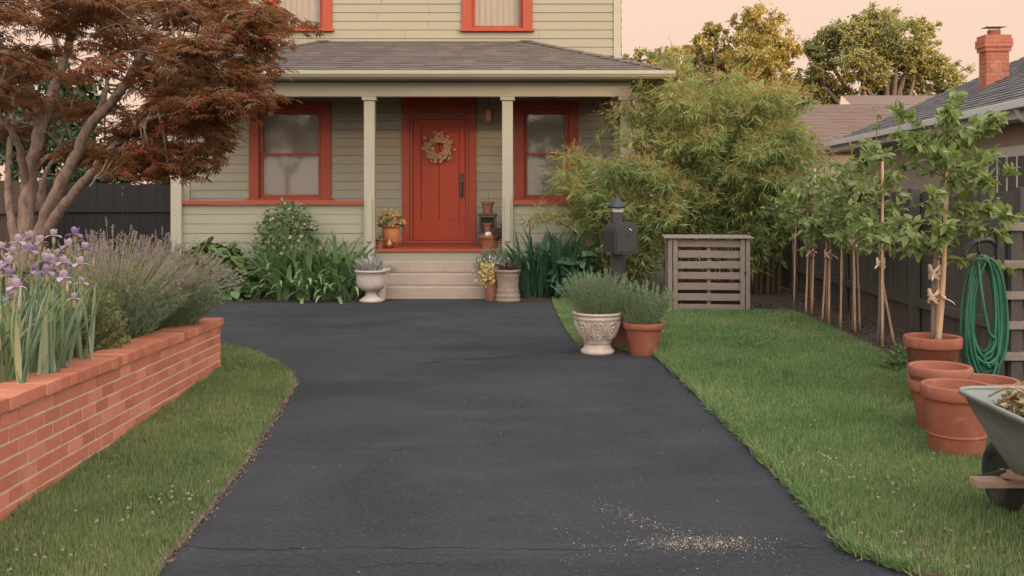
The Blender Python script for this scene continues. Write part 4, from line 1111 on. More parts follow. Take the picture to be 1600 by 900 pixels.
# ------------------------------------------------------------------ saplings
def sapling(base, top_z, crown, lab, n_leaf, stakes, ties, pot=False, seed=0, spread=.45, lean=0.0):
    g = np.random.default_rng(seed)
    base = np.array(base, float)
    t = thing('sapling', lab, 'tree', base)
    if pot:
        b = MB(); lathe(b, pot_profile(.205, .14, .52, .085), base, 40); p = b.build('pot', 'terra', t, smooth=True)
        b = MB(); disc(b, base + [0, 0, .47], .185, 28, .02, 3); b.build('soil', 'soil', t)
    z0 = base[2] + (.45 if pot else -.02)
    tr = MB(); top = np.array((base[0] + lean + g.normal(0, .03), base[1] + g.normal(0, .03), top_z))
    b0 = np.array((base[0], base[1], z0))
    path, rr = smooth_path([b0, b0 * .66 + top * .34 + g.normal(0, .015, 3), b0 * .33 + top * .67 + g.normal(0, .02, 3), top], [.016, .013, .009, .003], 5)
    tube(tr, path, rr, 7)
    Ps, Ds, Ns, Ls = [], [], [], []
    z_lo, z_hi = crown
    nb = 34 if n_leaf > 300 else 26
    for k in range(nb):
        zz = g.uniform(z_lo, z_hi); i = np.argmin(abs(path[:, 2] - zz)); o = path[i]
        a = g.uniform(0, 6.28); L = spread * g.uniform(.55, 1.1) * (1 - .55 * max(0, (zz - z_lo) / (top_z - z_lo)) ** 1.5)
        el = g.uniform(-.25, .75)
        e2 = o + L * np.array((math.cos(a) * math.cos(el), math.sin(a) * math.cos(el), math.sin(el)))
        mid = (o + e2) / 2 + [0, 0, .05 * L]
        bp, br = smooth_path([o, mid, e2], [.006, .004, .002], 4); tube(tr, bp, br, 5, caps=False)
        m = max(4, int(2.1 * n_leaf / nb)); u = g.uniform(.15, 1.05, m)
        pos = o + (e2 - o) * u[:, None] + (4 * u * (1 - u))[:, None] * np.array((0, 0, .05 * L)) + g.normal(0, .012, (m, 3))
        dd = nrm(e2 - o) * .6 + g.normal(0, .75, (m, 3)) - [0, 0, .28]
        Ps.append(pos); Ds.append(dd); Ns.append(np.array((0, 0, 1.0)) + g.normal(0, .55, (m, 3))); Ls.append(g.uniform(.065, .115, m))
    m = 40; u = g.uniform(0, 1, m); i = (len(path) * (.45 + .54 * u)).astype(int)
    Ps.append(path[i] + g.normal(0, .01, (m, 3))); Ds.append(rdir(m, g) + [0, 0, .2]); Ns.append(np.array((0, 0, 1.0)) + g.normal(0, .5, (m, 3))); Ls.append(g.uniform(.06, .10, m))
    Ps, Ds, Ns, Ls = map(np.concatenate, (Ps, Ds, Ns, Ls))
    lm = MB(); leaves(lm, Ps, Ds, Ns, Ls, Ls * .52, T_OVATE)
    tr.build('trunk', 'bark_dark', t, smooth=True)
    lm.build('crown', 'sapleaf', t)
    for (dx0, dy0, dx1, dy1, zt, r) in stakes:
        s = MB(); tube(s, *smooth_path([(base[0] + dx0, base[1] + dy0, z0 if pot else 0.0), (base[0] + (dx0 + dx1) / 2, base[1] + (dy0 + dy1) / 2, zt / 2), (base[0] + dx1, base[1] + dy1, zt)], [r, r, r * .9], 4, .001), 8)
        s.build('stake', 'bamboo_stake', t, smooth=True)
    for z in ties:
        s = MB(); i = np.argmin(abs(path[:, 2] - z)); o = path[i]; a = np.linspace(0, 6.28, 12, endpoint=False)
        for dz in (-.03, 0.0, .03):
            tube(s, np.stack([o[0] + .035 * np.cos(a), o[1] - .02 + .035 * np.sin(a), z + dz + .02 * np.cos(a * 2 + dz * 40)], 1), .014, 6, closed=True)
        ribbon(s, o + [0, -.06, z - o[2]], g.uniform(-2.6, -.5), .15, 1.7, .9, .035, 5); ribbon(s, o + [0, -.06, z - o[2]], g.uniform(-2.6, -.5), .11, 1.2, 1.6, .03, 5)
        s.build('tie', 'tie', t)
    return t
sapling((3.80, 10.62, 0), 2.42, (.92, 2.0), 'tallest sapling planted in the bed, tied to two splayed stakes', 330, [(.0, -.12, .05, .02, 1.95, .017), (.17, .0, .03, .06, .85, .014)], [.86], seed=11, spread=.46)
sapling((3.88, 11.65, 0), 2.12, (.92, 1.9), 'thin sapling with a pale bow on a short double stake', 240, [(.0, -.08, .0, -.02, 1.25, .013), (.10, .05, .05, .04, 1.2, .012)], [1.02], seed=12, spread=.40)
sapling((3.82, 11.95, 0), 1.9, (.95, 1.7), 'sapling on a single slim pale stake', 200, [(.0, -.06, .03, 0, 1.25, .013)], [], seed=13, spread=.42)
sapling((3.80, 12.35, 0), 2.20, (.95, 1.85), 'sapling with a loose cloth bow and tall stake rising through its crown', 260, [(.0, -.08, .04, 0, 2.0, .016), (-.04, .05, .02, .05, 1.15, .013)], [1.15, .85], seed=14, spread=.44)
sapling((3.87, 13.25, 0), 1.98, (.95, 1.75), 'far sapling tied twice to a pair of stakes', 240, [(.0, -.05, .05, 0, 1.9, .015), (-.07, .0, -.01, .05, 1.1, .013)], [1.22, .82], seed=15, spread=.46)
sapling((3.84, 13.95, 0), 1.75, (1.15, 1.6), 'farthest sapling beside the bamboo on one thin dark stake', 160, [(.0, 0, .03, 0, 1.3, .010)], [], seed=16, spread=.36)
sapling((3.13, 7.62, .01), 2.36, (1.08, 2.1), 'leafy sapling growing in a large terracotta pot with two bamboo stakes', 760, [(.02, -.05, .10, -.02, 1.75, .019), (.06, .06, .07, .08, 1.2, .017)], [1.0, .82], pot=True, seed=21, spread=.62, lean=.16)
# small shrub at the bed end
c = np.array((3.55, 9.1, 0)); t = thing('low_shrub', 'small leafy shrub at the bed end beside the terracotta pots', 'bush', c)
b = MB(); n = 260; d = rdir(n); d[:, 2] = abs(d[:, 2]); leaves(b, c + d * np.array((.26, .24, .22)) * rng.uniform(.5, 1, (n, 1)), d + rng.normal(0, .4, (n, 3)), rdir(n) + [0, 0, 1], .06, .04, T_OVATE); b.build('foliage', 'shrubleaf', t)

# ------------------------------------------------------------------ hose and hanger
hx, hy = 3.72, 7.82
t = thing('hose_hanger', 'black metal hose hanger post with curved arm', 'hose hanger', (hx, hy, 0))
b = MB(); box2(b, hx - .028, hx + .028, hy - .028, hy + .028, 0, 1.29); b.build('post', 'black_metal', t, bevel=.004)
b = MB(); tube(b, *smooth_path([(hx - .02, hy, 1.20), (hx - .09, hy - .01, 1.235), (hx - .20, hy - .02, 1.215), (hx - .265, hy - .03, 1.14), (hx - .275, hy - .035, 1.08)], [.021, .021, .021, .019, .016], 5), 8)
tube(b, *smooth_path([(hx - .02, hy, 1.10), (hx - .10, hy - .01, 1.09), (hx - .16, hy - .02, 1.14), (hx - .17, hy - .02, 1.20)], [.012] * 4, 5), 8); b.build('arm', 'black_metal', t, smooth=True)
hs = MB(); hc = np.array((3.565, hy - .06, 1.10)); nl = 18
for k in range(nl):
    w = rng.uniform(.105, .165); hgt = rng.uniform(.70, .97); yy = -.012 * (k % 5) - .008 * (k // 5); a = np.linspace(0, 2 * math.pi, 40, endpoint=False)
    xx = hc[0] + rng.normal(0, .02) + w * np.sin(a) * (.72 + .28 * (1 - np.cos(a)) / 2); zz = hc[2] + rng.normal(0, .012) - hgt * (1 - np.cos(a)) / 2
    ph = rng.uniform(0, 6); y3 = hc[1] + yy + .025 * np.sin(a + ph) + .012 * np.sin(3 * a + ph)
    tube(hs, np.stack([xx, y3, zz], 1), .0112, 8, closed=True)
tube(hs, *smooth_path([(3.50, hy - .13, 1.08), (3.52, hy - .16, .8), (3.57, hy - .16, .55), (3.62, hy - .15, .50), (3.60, hy - .15, .42), (3.54, hy - .14, .36), (3.58, hy - .14, .28)], [.0125] * 7, 6), 8)
tag(hs.build('garden_hose', 'hose', smooth=True, loc=tuple(hc)), 'coiled green garden hose hanging from the black hanger', 'hose')

# ------------------------------------------------------------------ wheelbarrow
wb = thing('wheelbarrow', 'weathered grey wheelbarrow with wooden frame', 'wheelbarrow', (2.47, 4.6, 0))
tr = MB()
cx = 2.50
rim = [(cx - .35, 4.99), (cx + .35, 4.99), (cx + .37, 3.95), (cx - .37, 3.95)]; bot = [(cx - .17, 4.86), (cx + .17, 4.86), (cx + .19, 4.12), (cx - .19, 4.12)]
def rrect(pts, r, n=6):
    out = []; pts = np.array(pts, float)
    for i in range(4):
        p, a, b2 = pts[i], pts[i - 1], pts[(i + 1) % 4]; u, v = nrm(a - p), nrm(b2 - p)
        for k in range(n + 1):
            q = k / n; out.append(p + u * r * (1 - q) ** 2 + v * r * q ** 2)
    return np.array(out)
levels = [(rim, .12, .63, 0), (rim, .12, .645, -.012), (rim, .12, .632, .010), (None, .11, .50, .0), (None, .10, .36, .0), (bot, .09, .285, .0), (bot, .07, .27, .05)]
rings = []
def lerp_rect(t): return [tuple(np.array(a) * (1 - t) + np.array(b2) * t) for a, b2 in zip(rim, bot)]
for (rc, r, z, ins) in ((rim, .12, .632, -.012), (rim, .12, .648, -.006), (rim, .12, .648, .006), (lerp_rect(.3), .115, .53, .008), (lerp_rect(.65), .11, .41, .008), (bot, .10, .30, .01), (bot, .09, .283, .05)):
    q = rrect(rc, r); cc = np.array((cx, 4.5)); q = q + nrm(cc - q) * ins
    rings.append(np.concatenate([q, np.full((len(q), 1), z)], 1))
m = len(rings[0]); V = np.concatenate(rings); Fs = []
for i in range(len(rings) - 1):
    for k2 in range(m): Fs.append((i * m + k2, i * m + (k2 + 1) % m, (i + 1) * m + (k2 + 1) % m, (i + 1) * m + k2))
Fs.append(tuple((len(rings) - 1) * m + k2 for k2 in range(m)))
tr.add(V, Fs)
tray = tr.build('tray', 'tray', wb, smooth=True); sd = tray.modifiers.new('thick', 'SOLIDIFY'); sd.thickness = .004; sd.offset = 1
b = MB(); q = rrect(rim, .12); tube(b, np.concatenate([q, np.full((len(q), 1), .645)], 1), .011, 8, closed=True); b.build('rim', 'tray', tray, smooth=True)
wc2 = np.array((2.46, 5.12, .18))
w = MB(); a = np.linspace(0, 2 * math.pi, 36, endpoint=False)
tube(w, np.stack([np.full(36, wc2[0]), wc2[1] + .132 * np.cos(a), wc2[2] + .132 * np.sin(a)], 1), .047, 12, closed=True)
whl = thing('wheel', None, None, wc2 - np.array(wb.location)); whl.parent = wb
for kx in ('label', 'category'):
    if kx in whl: del whl[kx]
w.build('tyre', 'rubber', whl, smooth=True)
w = MB(); prof = [(0, -.05), (.018, -.05), (.018, -.025), (.05, -.018), (.085, -.028), (.098, -.03), (.098, .03), (.085, .028), (.05, .018), (.018, .025), (.018, .05), (0, .05)]
lathe(w, prof, (0, 0, 0), 24); v = w.V[-1]; w.V[-1] = np.stack([v[:, 2] + wc2[0], v[:, 0] + wc2[1], v[:, 1] + wc2[2]], 1); w.build('hub', 'black_metal', whl)
for s in (-1, 1):
    b = MB(); d0 = np.array((cx + s * .13, 4.93, .245)); d1 = np.array((cx + s * .30, 3.3, .62)); ax = nrm(d1 - d0); sdv = nrm(np.cross(ax, (0, 0, 1))); upv = np.cross(sdv, ax)
    box(b, (d0 + d1) / 2, (np.linalg.norm(d1 - d0), .04, .045), mat3=np.stack([ax, sdv, upv], 1)); b.build('handle', 'barrow_wood', wb, bevel=.006)
    b = MB(); tube(b, *smooth_path([(cx + s * .17, 4.45, .33), (cx + s * .20, 4.30, .05), (cx + s * .20, 4.25, .012), (cx + s * .2, 4.05, .012)], [.014] * 4, 5), 8); b.build('leg', 'black_metal', wb, smooth=True)
b = MB(); box(b, (2.49, 4.93, .205), (.54, .10, .035), .03); b.build('cross_board', 'barrow_wood', wb, bevel=.005)
b = MB(); tube(b, [(wc2[0] - .13, 5.12, .18), (wc2[0] + .2, 5.12, .18)], .009, 8)
for s in (-1, 1): tube(b, [(wc2[0] + s * .10, 5.12, .18), (wc2[0] + s * .11, 4.85, .28)], .012, 6)
b.build('axle', 'black_metal', wb)
# yard waste heaped in it
b = MB(); n = 5200; q = rng.uniform(-1, 1, (n, 2)); q = q[(q ** 2).sum(1) < 1.25]; n = len(q)
hz = .575 + .125 * np.clip(1 - (q ** 2).sum(1) * .75, 0, 1) + rng.normal(0, .015, n)
pos = np.stack([cx + q[:, 0] * .285, 4.47 + q[:, 1] * .44, hz], 1)
L = rng.choice([.03, .045, .09, .02], n, p=[.4, .3, .08, .22]); leaves(b, pos, rng.normal(size=(n, 3)) * [1, 1, .45], rng.normal(size=(n, 3)) + [0, 0, 1], L, np.where(L > .08, .008, L * .6), T_DIAMOND)
base_m = MB(); lathe(base_m, [(.0, .68), (.10, .665), (.19, .62), (.27, .56), (.25, .42), (.0, .38)], (0, 0, 0), 20); v = base_m.V[-1]; base_m.V[-1] = np.stack([v[:, 0] + cx + .02, v[:, 1] * 1.9 + 4.45, v[:, 2] - .03], 1)
yw = b.build('yard_waste', 'debris', loc=(cx, 4.45, .4)); tag(yw, 'heap of dry leaves and clippings in the wheelbarrow', 'yard waste')
base_m.build('heap', 'mulch', yw, smooth=True)
b = MB(); c = np.array((2.38, 4.6, .655)); lathe(b, [(0, -.045), (.03, -.038), (.048, 0), (.035, .034), (0, .042)], c, 16, .08)
tag(b.build('gourd', 'tie', smooth=True, loc=tuple(c)), 'pale rounded lump lying on the yard waste', 'gourd')
b = MB()
for (x0_, y0_, x1_, y1_) in ((2.26, 4.86, 2.34, 4.62), (2.30, 4.78, 2.47, 4.70), (2.45, 4.80, 2.62, 4.60)):
    tube(b, *smooth_path([(x0_, y0_, .63), ((x0_ + x1_) / 2, (y0_ + y1_) / 2, .695), (x1_, y1_, .68)], [.006, .007, .004], 4), 6)
b.build('twigs', 'bamboo_stake', yw)

# ------------------------------------------------------------------ mailbox
mx, my, rz = 1.085, 10.62, R(9)
ca, sa = math.cos(rz), math.sin(rz)
t = thing('mailbox', 'charcoal arched mailbox on a dark post with a peaked finial', 'mailbox', (mx, my, 0))
b = MB(); box(b, (mx, my, .70), (.105, .105, 1.40), rz); b.build('post', 'black_metal', t, bevel=.006)
b = MB(); box(b, (mx + .075, my + .10, .5), (.05, .05, .96), rz); b.build('brace', 'black_metal', t, bevel=.004)
prof = [(-.112, 0), (.112, 0), (.112, .195)] + [(.112 * math.cos(q), .195 + .112 * math.sin(q)) for q in np.linspace(0.15, math.pi - .15, 14)] + [(-.112, .195)]
def mbox(mb, y0, y1, sc_=1.0, z=.985):
    n = len(prof); V = []
    for y in (y0, y1):
        for px_, pz in prof:
            x = px_ * sc_; zz = z + (pz - .15) * sc_ + .15
            V.append((mx + x * ca - (y) * sa, my + x * sa + (y) * ca, zz))
    mb.add(V, [(i, (i + 1) % n, n + (i + 1) % n, n + i) for i in range(n)] + [tuple(range(n))[::-1], tuple(range(n, 2 * n))])
b = MB(); mbox(b, -.36, .12); bx_ = b.build('box', 'mailbox', t)
b = MB(); mbox(b, -.385, -.362, 1.06); b.build('hood', 'mailbox', bx_, bevel=.004)
b = MB(); mbox(b, -.395, -.386, .90); dr = b.build('door', 'mailbox', bx_, bevel=.003)
b = MB(); y = -.40; q = lambda x, yy, z: (mx + x * ca - yy * sa, my + x * sa + yy * ca, z)
tube(b, [q(.02, -.405, 1.235), q(.045, -.412, 1.215)], .006, 6); b.build('latch', 'steel', dr)
b = MB(); tube(b, [q(.0, -.402, 1.17), q(.012, -.402, 1.145)], .004, 6); b.build('number_plate_pin', 'mailbox', dr)
b = MB(); box(b, (mx, my, 1.425), (.125, .125, .012), rz); box(b, (mx, my, 1.405), (.112, .112, .025), rz); b.build('collar', 'steel', t)
b = MB(); lathe(b, [(0, 1.43), (.092, 1.432), (.095, 1.45), (.075, 1.475), (.045, 1.51), (.018, 1.54), (.010, 1.552), (.013, 1.565), (0, 1.578)], (mx, my, 0), 4 * 6); b.build('finial', 'mailbox', t, smooth=True)

# ------------------------------------------------------------------ compost bin
bx0, bx1, by0, by1, bz = 2.125, 3.215, 13.62, 14.4, 1.0
t = thing('compost_bin', 'weathered grey slatted wooden compost bin on the lawn', 'compost bin', ((bx0 + bx1) / 2, 14.1, 0))
for i in range(7):
    b = MB(); z = .055 + i * .143; dx = rng.normal(0, .006)
    box(b, ((bx0 + bx1) / 2 + dx - .01, by0 + .035, z), (bx1 - bx0 - .22 + .05, .022, .098 + rng.normal(0, .004)), mat3=Matrix.Rotation(rng.normal(0, .006), 3, 'Y')); b.build('slat', 'greywood_x', t, bevel=.004)
    b = MB(); box(b, (bx0 + .03, (by0 + by1) / 2, z), (.022, by1 - by0 - .1, .10)); b.build('slat', 'greywood', t, bevel=.004)
    b = MB(); box(b, (bx1 - .03, (by0 + by1) / 2, z), (.022, by1 - by0 - .1, .10)); b.build('slat', 'greywood', t, bevel=.004)
for x, y, w in ((bx0 + .035, by0, .055), (bx0 + .105, by0 + .005, .06), (bx1 - .105, by0 + .005, .065), (bx1 - .035, by0, .055), (bx0 + .05, by1, .09), (bx1 - .05, by1, .09)):
    b = MB(); box2(b, x - w / 2, x + w / 2, y - .012, y + .022, .0, bz - .03); b.build('post', 'greywood', t, bevel=.004)
b = MB(); box2(b, 2.65, 2.70, by0 + .06, by0 + .08, .05, .95); b.build('post', 'greywood', t)
b = MB(); box2(b, bx0 - .045, bx1 + .045, by0 - .05, by1 + .04, bz - .020, bz); b.build('lid', 'greywood', t, bevel=.006)
b = MB(); box2(b, bx0 + .06, bx1 - .06, by0 + .1, by1 - .05, .0, .35); b.build('compost', 'soil', t)
b = MB(); lathe(b, [(0, -.012), (.018, -.012), (.018, 0), (0, 0)], (0, 0, 0), 12); v = b.V[-1]; b.V[-1] = np.stack([v[:, 0] + bx1 - .07, v[:, 2] + by0 - .012, v[:, 1] + .53], 1); b.build('latch', 'black_metal', t)

t.rotation_euler[2] = -R(6)
# ------------------------------------------------------------------ plants along the porch
def strap_clump(lab, mat, spots, Lr, wr, lean, droop, n, name='lily_clump'):
    c = np.mean(np.array(spots), 0)
    t = thing(name, lab, 'plant', (c[0], c[1], 0))
    lv = MB()
    for k in range(n):
        s = spots[k % len(spots)]
        a = rng.uniform(0, 6.28); q = np.sqrt(rng.uniform()) * .17
        ribbon(lv, (s[0] + math.cos(a) * q, s[1] + math.sin(a) * q, 0), a + rng.normal(0, .6), rng.uniform(*Lr), abs(rng.normal(*lean)), rng.uniform(*droop), rng.uniform(*wr), 8)
    lv.build('leaves', mat, t, smooth=True); return t
strap_clump('big clump of green strap leaves beside the pale urn', 'lily', [(-3.55, 15.55), (-3.15, 15.45), (-2.75, 15.55), (-2.5, 15.6), (-3.0, 15.75)], (.75, 1.15), (.050, .085), (.30, .24), (.3, 2.7), 250)
strap_clump('dark green strap leaf clump between brown urn and mailbox', 'lily_dark', [(.22, 15.55), (.5, 15.5), (.78, 15.5), (1.02, 15.6), (.6, 15.75)], (.75, 1.2), (.050, .085), (.26, .2), (.3, 2.4), 230)
strap_clump('low fringe of drooping strap leaves along the drive edge', 'lily', [(-3.4, 15.2), (-3.05, 15.17), (-2.7, 15.17), (-2.42, 15.25)], (.45, .72), (.055, .09), (.5, .25), (1.6, 3.0), 130)
# broad leaved plant
def leafy_mound(name, lab, cat, c, rad, n, L, mat, T, asp, droop=.35, up=.8, seed=0):
    g = np.random.default_rng(seed); c = np.array(c, float)
    t = thing(name, lab, cat, (c[0], c[1], 0))
    d = rdir(n, g); d[:, 2] = np.abs(d[:, 2]) ** .8
    q = g.uniform(.55, 1.0, (n, 1)) ** .6
    pos = c + d * np.array(rad) * q
    Ln = g.uniform(.7, 1.15, n) * L
    b = MB(); leaves(b, pos, d * [1, 1, .3] + g.normal(0, .4, (n, 3)) - [0, 0, droop], d + np.array((0, -.25, up)) + g.normal(0, .3, (n, 3)), Ln, Ln * asp, T); b.build('foliage', mat, t, smooth=True)
    s = MB(); k = min(n, 160); b0 = np.repeat(c[None] * [1, 1, 0], k, 0) + g.normal(0, .05, (k, 3)) * [1, 1, 0]; stalks(s, b0, pos[:k], .008, .05); s.build('stems', 'stem_green', t)
    return t
leafy_mound('broadleaf_plant', 'wide mound of broad rounded green leaves by the porch corner', 'plant', (-4.55, 15.55, .05), (.66, .44, .80), 520, .165, 'broad', T_HEART, .95, seed=3)
leafy_mound('broadleaf_plant', 'low bright patch of rounded leaves at the drive edge', 'plant', (-4.25, 15.2, .02), (.45, .2, .30), 90, .15, 'shrubleaf', T_HEART, .95, seed=4)
leafy_mound('flowering_shrub', 'small leaved shrub with pale buds rising against the porch wall', 'shrub', (-3.48, 15.85, .55), (.52, .30, .92), 900, .085, 'shrubleaf', T_OVATE, .62, .1, .8, seed=5)
b = MB(); n = 26; q = rdir(n); q[:, 2] = abs(q[:, 2]); q[:, 1] = -abs(q[:, 1]); pos = np.array((-3.48, 15.85, .55)) + q * np.array((.54, .32, .9))
for k in range(6): leaves(b, pos, np.tile([math.cos(k * 1.05), -.6, math.sin(k * 1.05)], (n, 1)), np.tile([0, -1, .2], (n, 1)), .028, .022, T_DIAMOND)
fs = [o for o in COL.objects if o.name.startswith('flowering_shrub')][0]; b.build('flowers', 'clover', fs)
leafy_mound('broadleaf_plant', 'dark large leaved plant behind the mailbox', 'plant', (.98, 15.3, .05), (.32, .25, .75), 60, .26, 'lily_dark', T_HEART, .75, seed=6)

# urn with silver foliage
c = np.array((-2.06, 14.95, 0)); t = thing('potted_dusty_miller', 'pale weathered stone urn with silver foliage at the steps', 'potted plant', c)
b = MB(); lathe(b, [(0, 0.002), (.17, 0), (.172, .03), (.13, .055), (.085, .09), (.075, .13), (.09, .155), (.15, .175), (.192, .215), (.208, .27), (.212, .36), (.218, .43), (.235, .435), (.24, .455), (.228, .465), (.205, .46), (.2, .43), (0, .41)], c, 40, .01); b.build('urn', 'palestone', t, smooth=True)
b = MB(); disc(b, c + [0, 0, .425], .2, 24, .02); b.build('soil', 'soil', t)
b = MB(); n = 150
for k in range(n):
    a = rng.uniform(0, 6.28); q = math.sqrt(rng.uniform()) * .15
    ribbon(b, c + [math.cos(a) * q, math.sin(a) * q, .43], a + rng.normal(0, .4), rng.uniform(.16, .30), rng.uniform(.1, 1.0), rng.uniform(.2, 1.2), rng.uniform(.022, .042), 7, lambda t_: (.45 + .55 * abs(math.sin(t_ * 11))) * (1 - t_ ** 3))
b.build('foliage', 'silver', t)
c = np.array((-1.955, 15.14, 0)); t = pot_thing('plant_pot', 'pale flared pot half hidden behind the stone urn', 'pot', c, .16, .08, .47, .04, 'palestone')
# brown urn with plants
c = np.array((-.06, 14.98, 0)); t = thing('potted_plant', 'brown ringed urn with a purple leafy plant at the steps', 'potted plant', c)
b = MB(); lathe(b, [(0, .002), (.185, 0), (.19, .035), (.172, .045), (.178, .07), (.182, .10), (.165, .115), (.162, .135), (.17, .16), (.16, .18), (.155, .21), (.165, .38), (.172, .40), (.165, .42), (.185, .43), (.188, .465), (.175, .47), (.165, .46), (.16, .43), (0, .41)], c, 40); b.build('urn', 'darkstone', t, smooth=True)
b = MB()
for k in range(90):
    a = rng.uniform(0, 6.28); q = math.sqrt(rng.uniform()) * .12
    ribbon(b, c + [math.cos(a) * q, math.sin(a) * q, .43], a, rng.uniform(.10, .2), rng.uniform(.1, 1.0), rng.uniform(.2, .9), rng.uniform(.02, .035), 5)
b.build('foliage', 'purpleleaf', t)
# yellow flowers in a pot
c = np.array((-.30, 15.12, 0)); t = pot_thing('potted_flowers', 'brown pot of trailing bright yellow flowers beside the brown urn', 'potted plant', c, .13, .09, .33, .04, 'terra_brown')
b = MB(); n = 60; pos = c + np.stack([rng.normal(-.06, .07, n), rng.normal(-.06, .05, n), rng.uniform(.22, .56, n)], 1)
pos[:, 0] += (.42 - pos[:, 2]) * -.12
for k in range(7): leaves(b, pos, np.tile([math.cos(k * .9), -.45, math.sin(k * .9)], (n, 1)), np.tile([0, -1, .3], (n, 1)) + rng.normal(0, .2, (n, 3)), .032, .026, T_DIAMOND)
b.build('flowers', 'yellow', t)
b = MB(); n = 260; pos = c + np.stack([rng.normal(-.02, .11, n), rng.normal(0, .09, n), rng.uniform(.28, .62, n)], 1); leaves(b, pos, rdir(n) + [0, 0, .4], rdir(n), .06, .018, T_LANCE); b.build('foliage', 'silver', t)
c2 = np.array((-.28, 15.45, 0))
t = thing('leafy_plant', 'feathery grey green plant growing between the steps and brown urn', 'plant', c2); b = MB(); bs, tp = stems(70, c2, .1, .85, .2); needle_bush(b, bs, tp, 30, .045, .012, .1, .35, 1.0); b.build('foliage', 'lavleaf', t)
b = MB(); stalks(b, bs, tp, .004); b.build('stems', 'stem_green', t)
# porch pots
c = np.array((-1.98, 16.75, FLOOR)); t = thing('potted_flowers', 'orange terracotta jar of straw yellow flowers beside the door', 'potted plant', c)
b = MB(); lathe(b, [(0, .002), (.10, 0), (.125, .08), (.15, .18), (.155, .25), (.14, .30), (.14, .315), (.165, .33), (.168, .35), (.15, .355), (.14, .33), (0, .31)], c, 36); b.build('jar', 'terra_orange', t, smooth=True)
b = MB(); n = 150; d = rdir(n); d[:, 2] = abs(d[:, 2]); pos = c + [0, 0, .36] + d * np.array((.22, .2, .26)) * rng.uniform(.6, 1, (n, 1))
for k in range(6): leaves(b, pos, d * .6 + np.tile([math.cos(k * 1.05), -.3, math.sin(k * 1.05)], (n, 1)), d + [0, -.5, 0], .042, .03, T_DIAMOND)
b.build('flowers', 'strawflower', t)
b = MB(); n = 160; d = rdir(n); d[:, 2] = abs(d[:, 2]); leaves(b, c + [0, 0, .34] + d * .16, d + rng.normal(0, .4, (n, 3)), rdir(n), .08, .03, T_LANCE); b.build('foliage', 'shrubleaf', t)
c = np.array((-2.12, 16.42, FLOOR)); t = pot_thing('plant_pot', 'small terracotta pot with a spiky sprout beside the orange jar', 'potted plant', c, .085, .06, .15, .03, 'terra')
b = MB(); lathe(b, pot_profile(.10, .065, .06, .02), c + [0, 0, .0], 24)
b = MB()
for k in range(12): ribbon(b, c + [rng.normal(0, .015), rng.normal(0, .015), .13], rng.uniform(0, 6.28), rng.uniform(.07, .16), rng.uniform(.05, .5), .3, .014, 4)
b.build('foliage', 'lily', t)
c = np.array((-1.96, 16.36, FLOOR)); t = thing('watering_can', 'small brown copper watering can on the porch floor', 'watering can', c)
b = MB(); lathe(b, [(0, .002), (.065, 0), (.07, .06), (.055, .11), (.03, .14), (.034, .15), (0, .15)], c, 24); tube(b, [c + [.05, 0, .05], c + [.10, -.01, .11], c + [.125, -.01, .14]], [.014, .010, .014], 8); b.build('can', 'copper', t, smooth=True)
b = MB(); tube(b, *smooth_path([c + [-.05, 0, .05], c + [-.10, 0, .08], c + [-.09, 0, .13], c + [-.03, 0, .145]], [.006] * 4, 5), 6); b.build('handle', 'copper', t, smooth=True)
# plant stand beside the door
c = np.array((-.415, 17.45, FLOOR)); t = thing('plant_stand', 'dark wooden plant stand beside the red door', 'plant stand', c)
b = MB(); box(b, c + [0, 0, .515], (.33, .30, .03)); b.build('top', 'darkwood', t, bevel=.004)
for sx in (-1, 1):
    for sy in (-1, 1):
        b = MB(); a = c + [sx * .16, sy * .13, 0.0]; a2 = c + [sx * .125, sy * .11, .50]; ax = nrm(a2 - a); s1 = nrm(np.cross(ax, (0, 1, 0))); s2 = np.cross(ax, s1)
        box(b, (a + a2) / 2, (.035, .035, .50), mat3=np.stack([s1, s2, ax], 1)); b.build('leg', 'darkwood', t)
b = MB(); box(b, c + [0, 0, .20], (.27, .24, .018)); b.build('shelf', 'darkwood', t)
b = MB(); box(b, c + [0, .12, .34], (.24, .014, .26)); b.build('back_panel', 'darkwood', t)
c2 = c + [0, 0, .531]; t = pot_thing('plant_pot', 'clay pot with two bare sprouts on top of the plant stand', 'potted plant', c2, .115, .075, .21, .055, 'terra_brown')
b = MB(); tube(b, *smooth_path([c2 + [.01, 0, .18], c2 + [.02, 0, .3], c2 + [.0, 0, .46]], [.007, .006, .004], 4), 6); tube(b, *smooth_path([c2 + [-.02, 0, .18], c2 + [-.035, 0, .24], c2 + [-.055, 0, .30]], [.006, .006, .004], 4), 6); b.build('sprouts', 'stem_green', t)
c3 = c + [0, -.02, .211]; pot_thing('plant_pot', 'small clay pot on the shelf of the plant stand', 'pot', c3, .09, .065, .16, .04, 'terra_brown')
c4 = np.array((-.36, 16.55, FLOOR)); t = pot_thing('terracotta_bowl', 'round terracotta bowl holding a pale stone in front of the stand', 'pot', c4, .185, .13, .20, .05, 'terra')
b = MB(); lathe(b, [(0, .06), (.04, .052), (.068, .02), (.06, -.02), (0, -.03)], c4 + [-.02, 0, .20], 16, .1); tag(b.build('stone', 'wrap', smooth=True, loc=tuple(c4 + [-.02, 0, .2])), 'pale rounded stone lying in the terracotta bowl', 'stone')
c5 = np.array((-.17, 16.42, FLOOR)); t = pot_thing('potted_plant', 'small pot with a dark bushy plant against the porch post', 'potted plant', c5, .08, .06, .12, .03, 'terra_old')
b = MB(); bs, tp = stems(60, c5 + [0, 0, .1], .06, .26, .12); needle_bush(b, bs, tp, 22, .04, .012, .1, .1, 1.0); b.build('foliage', 'purpleleaf', t)

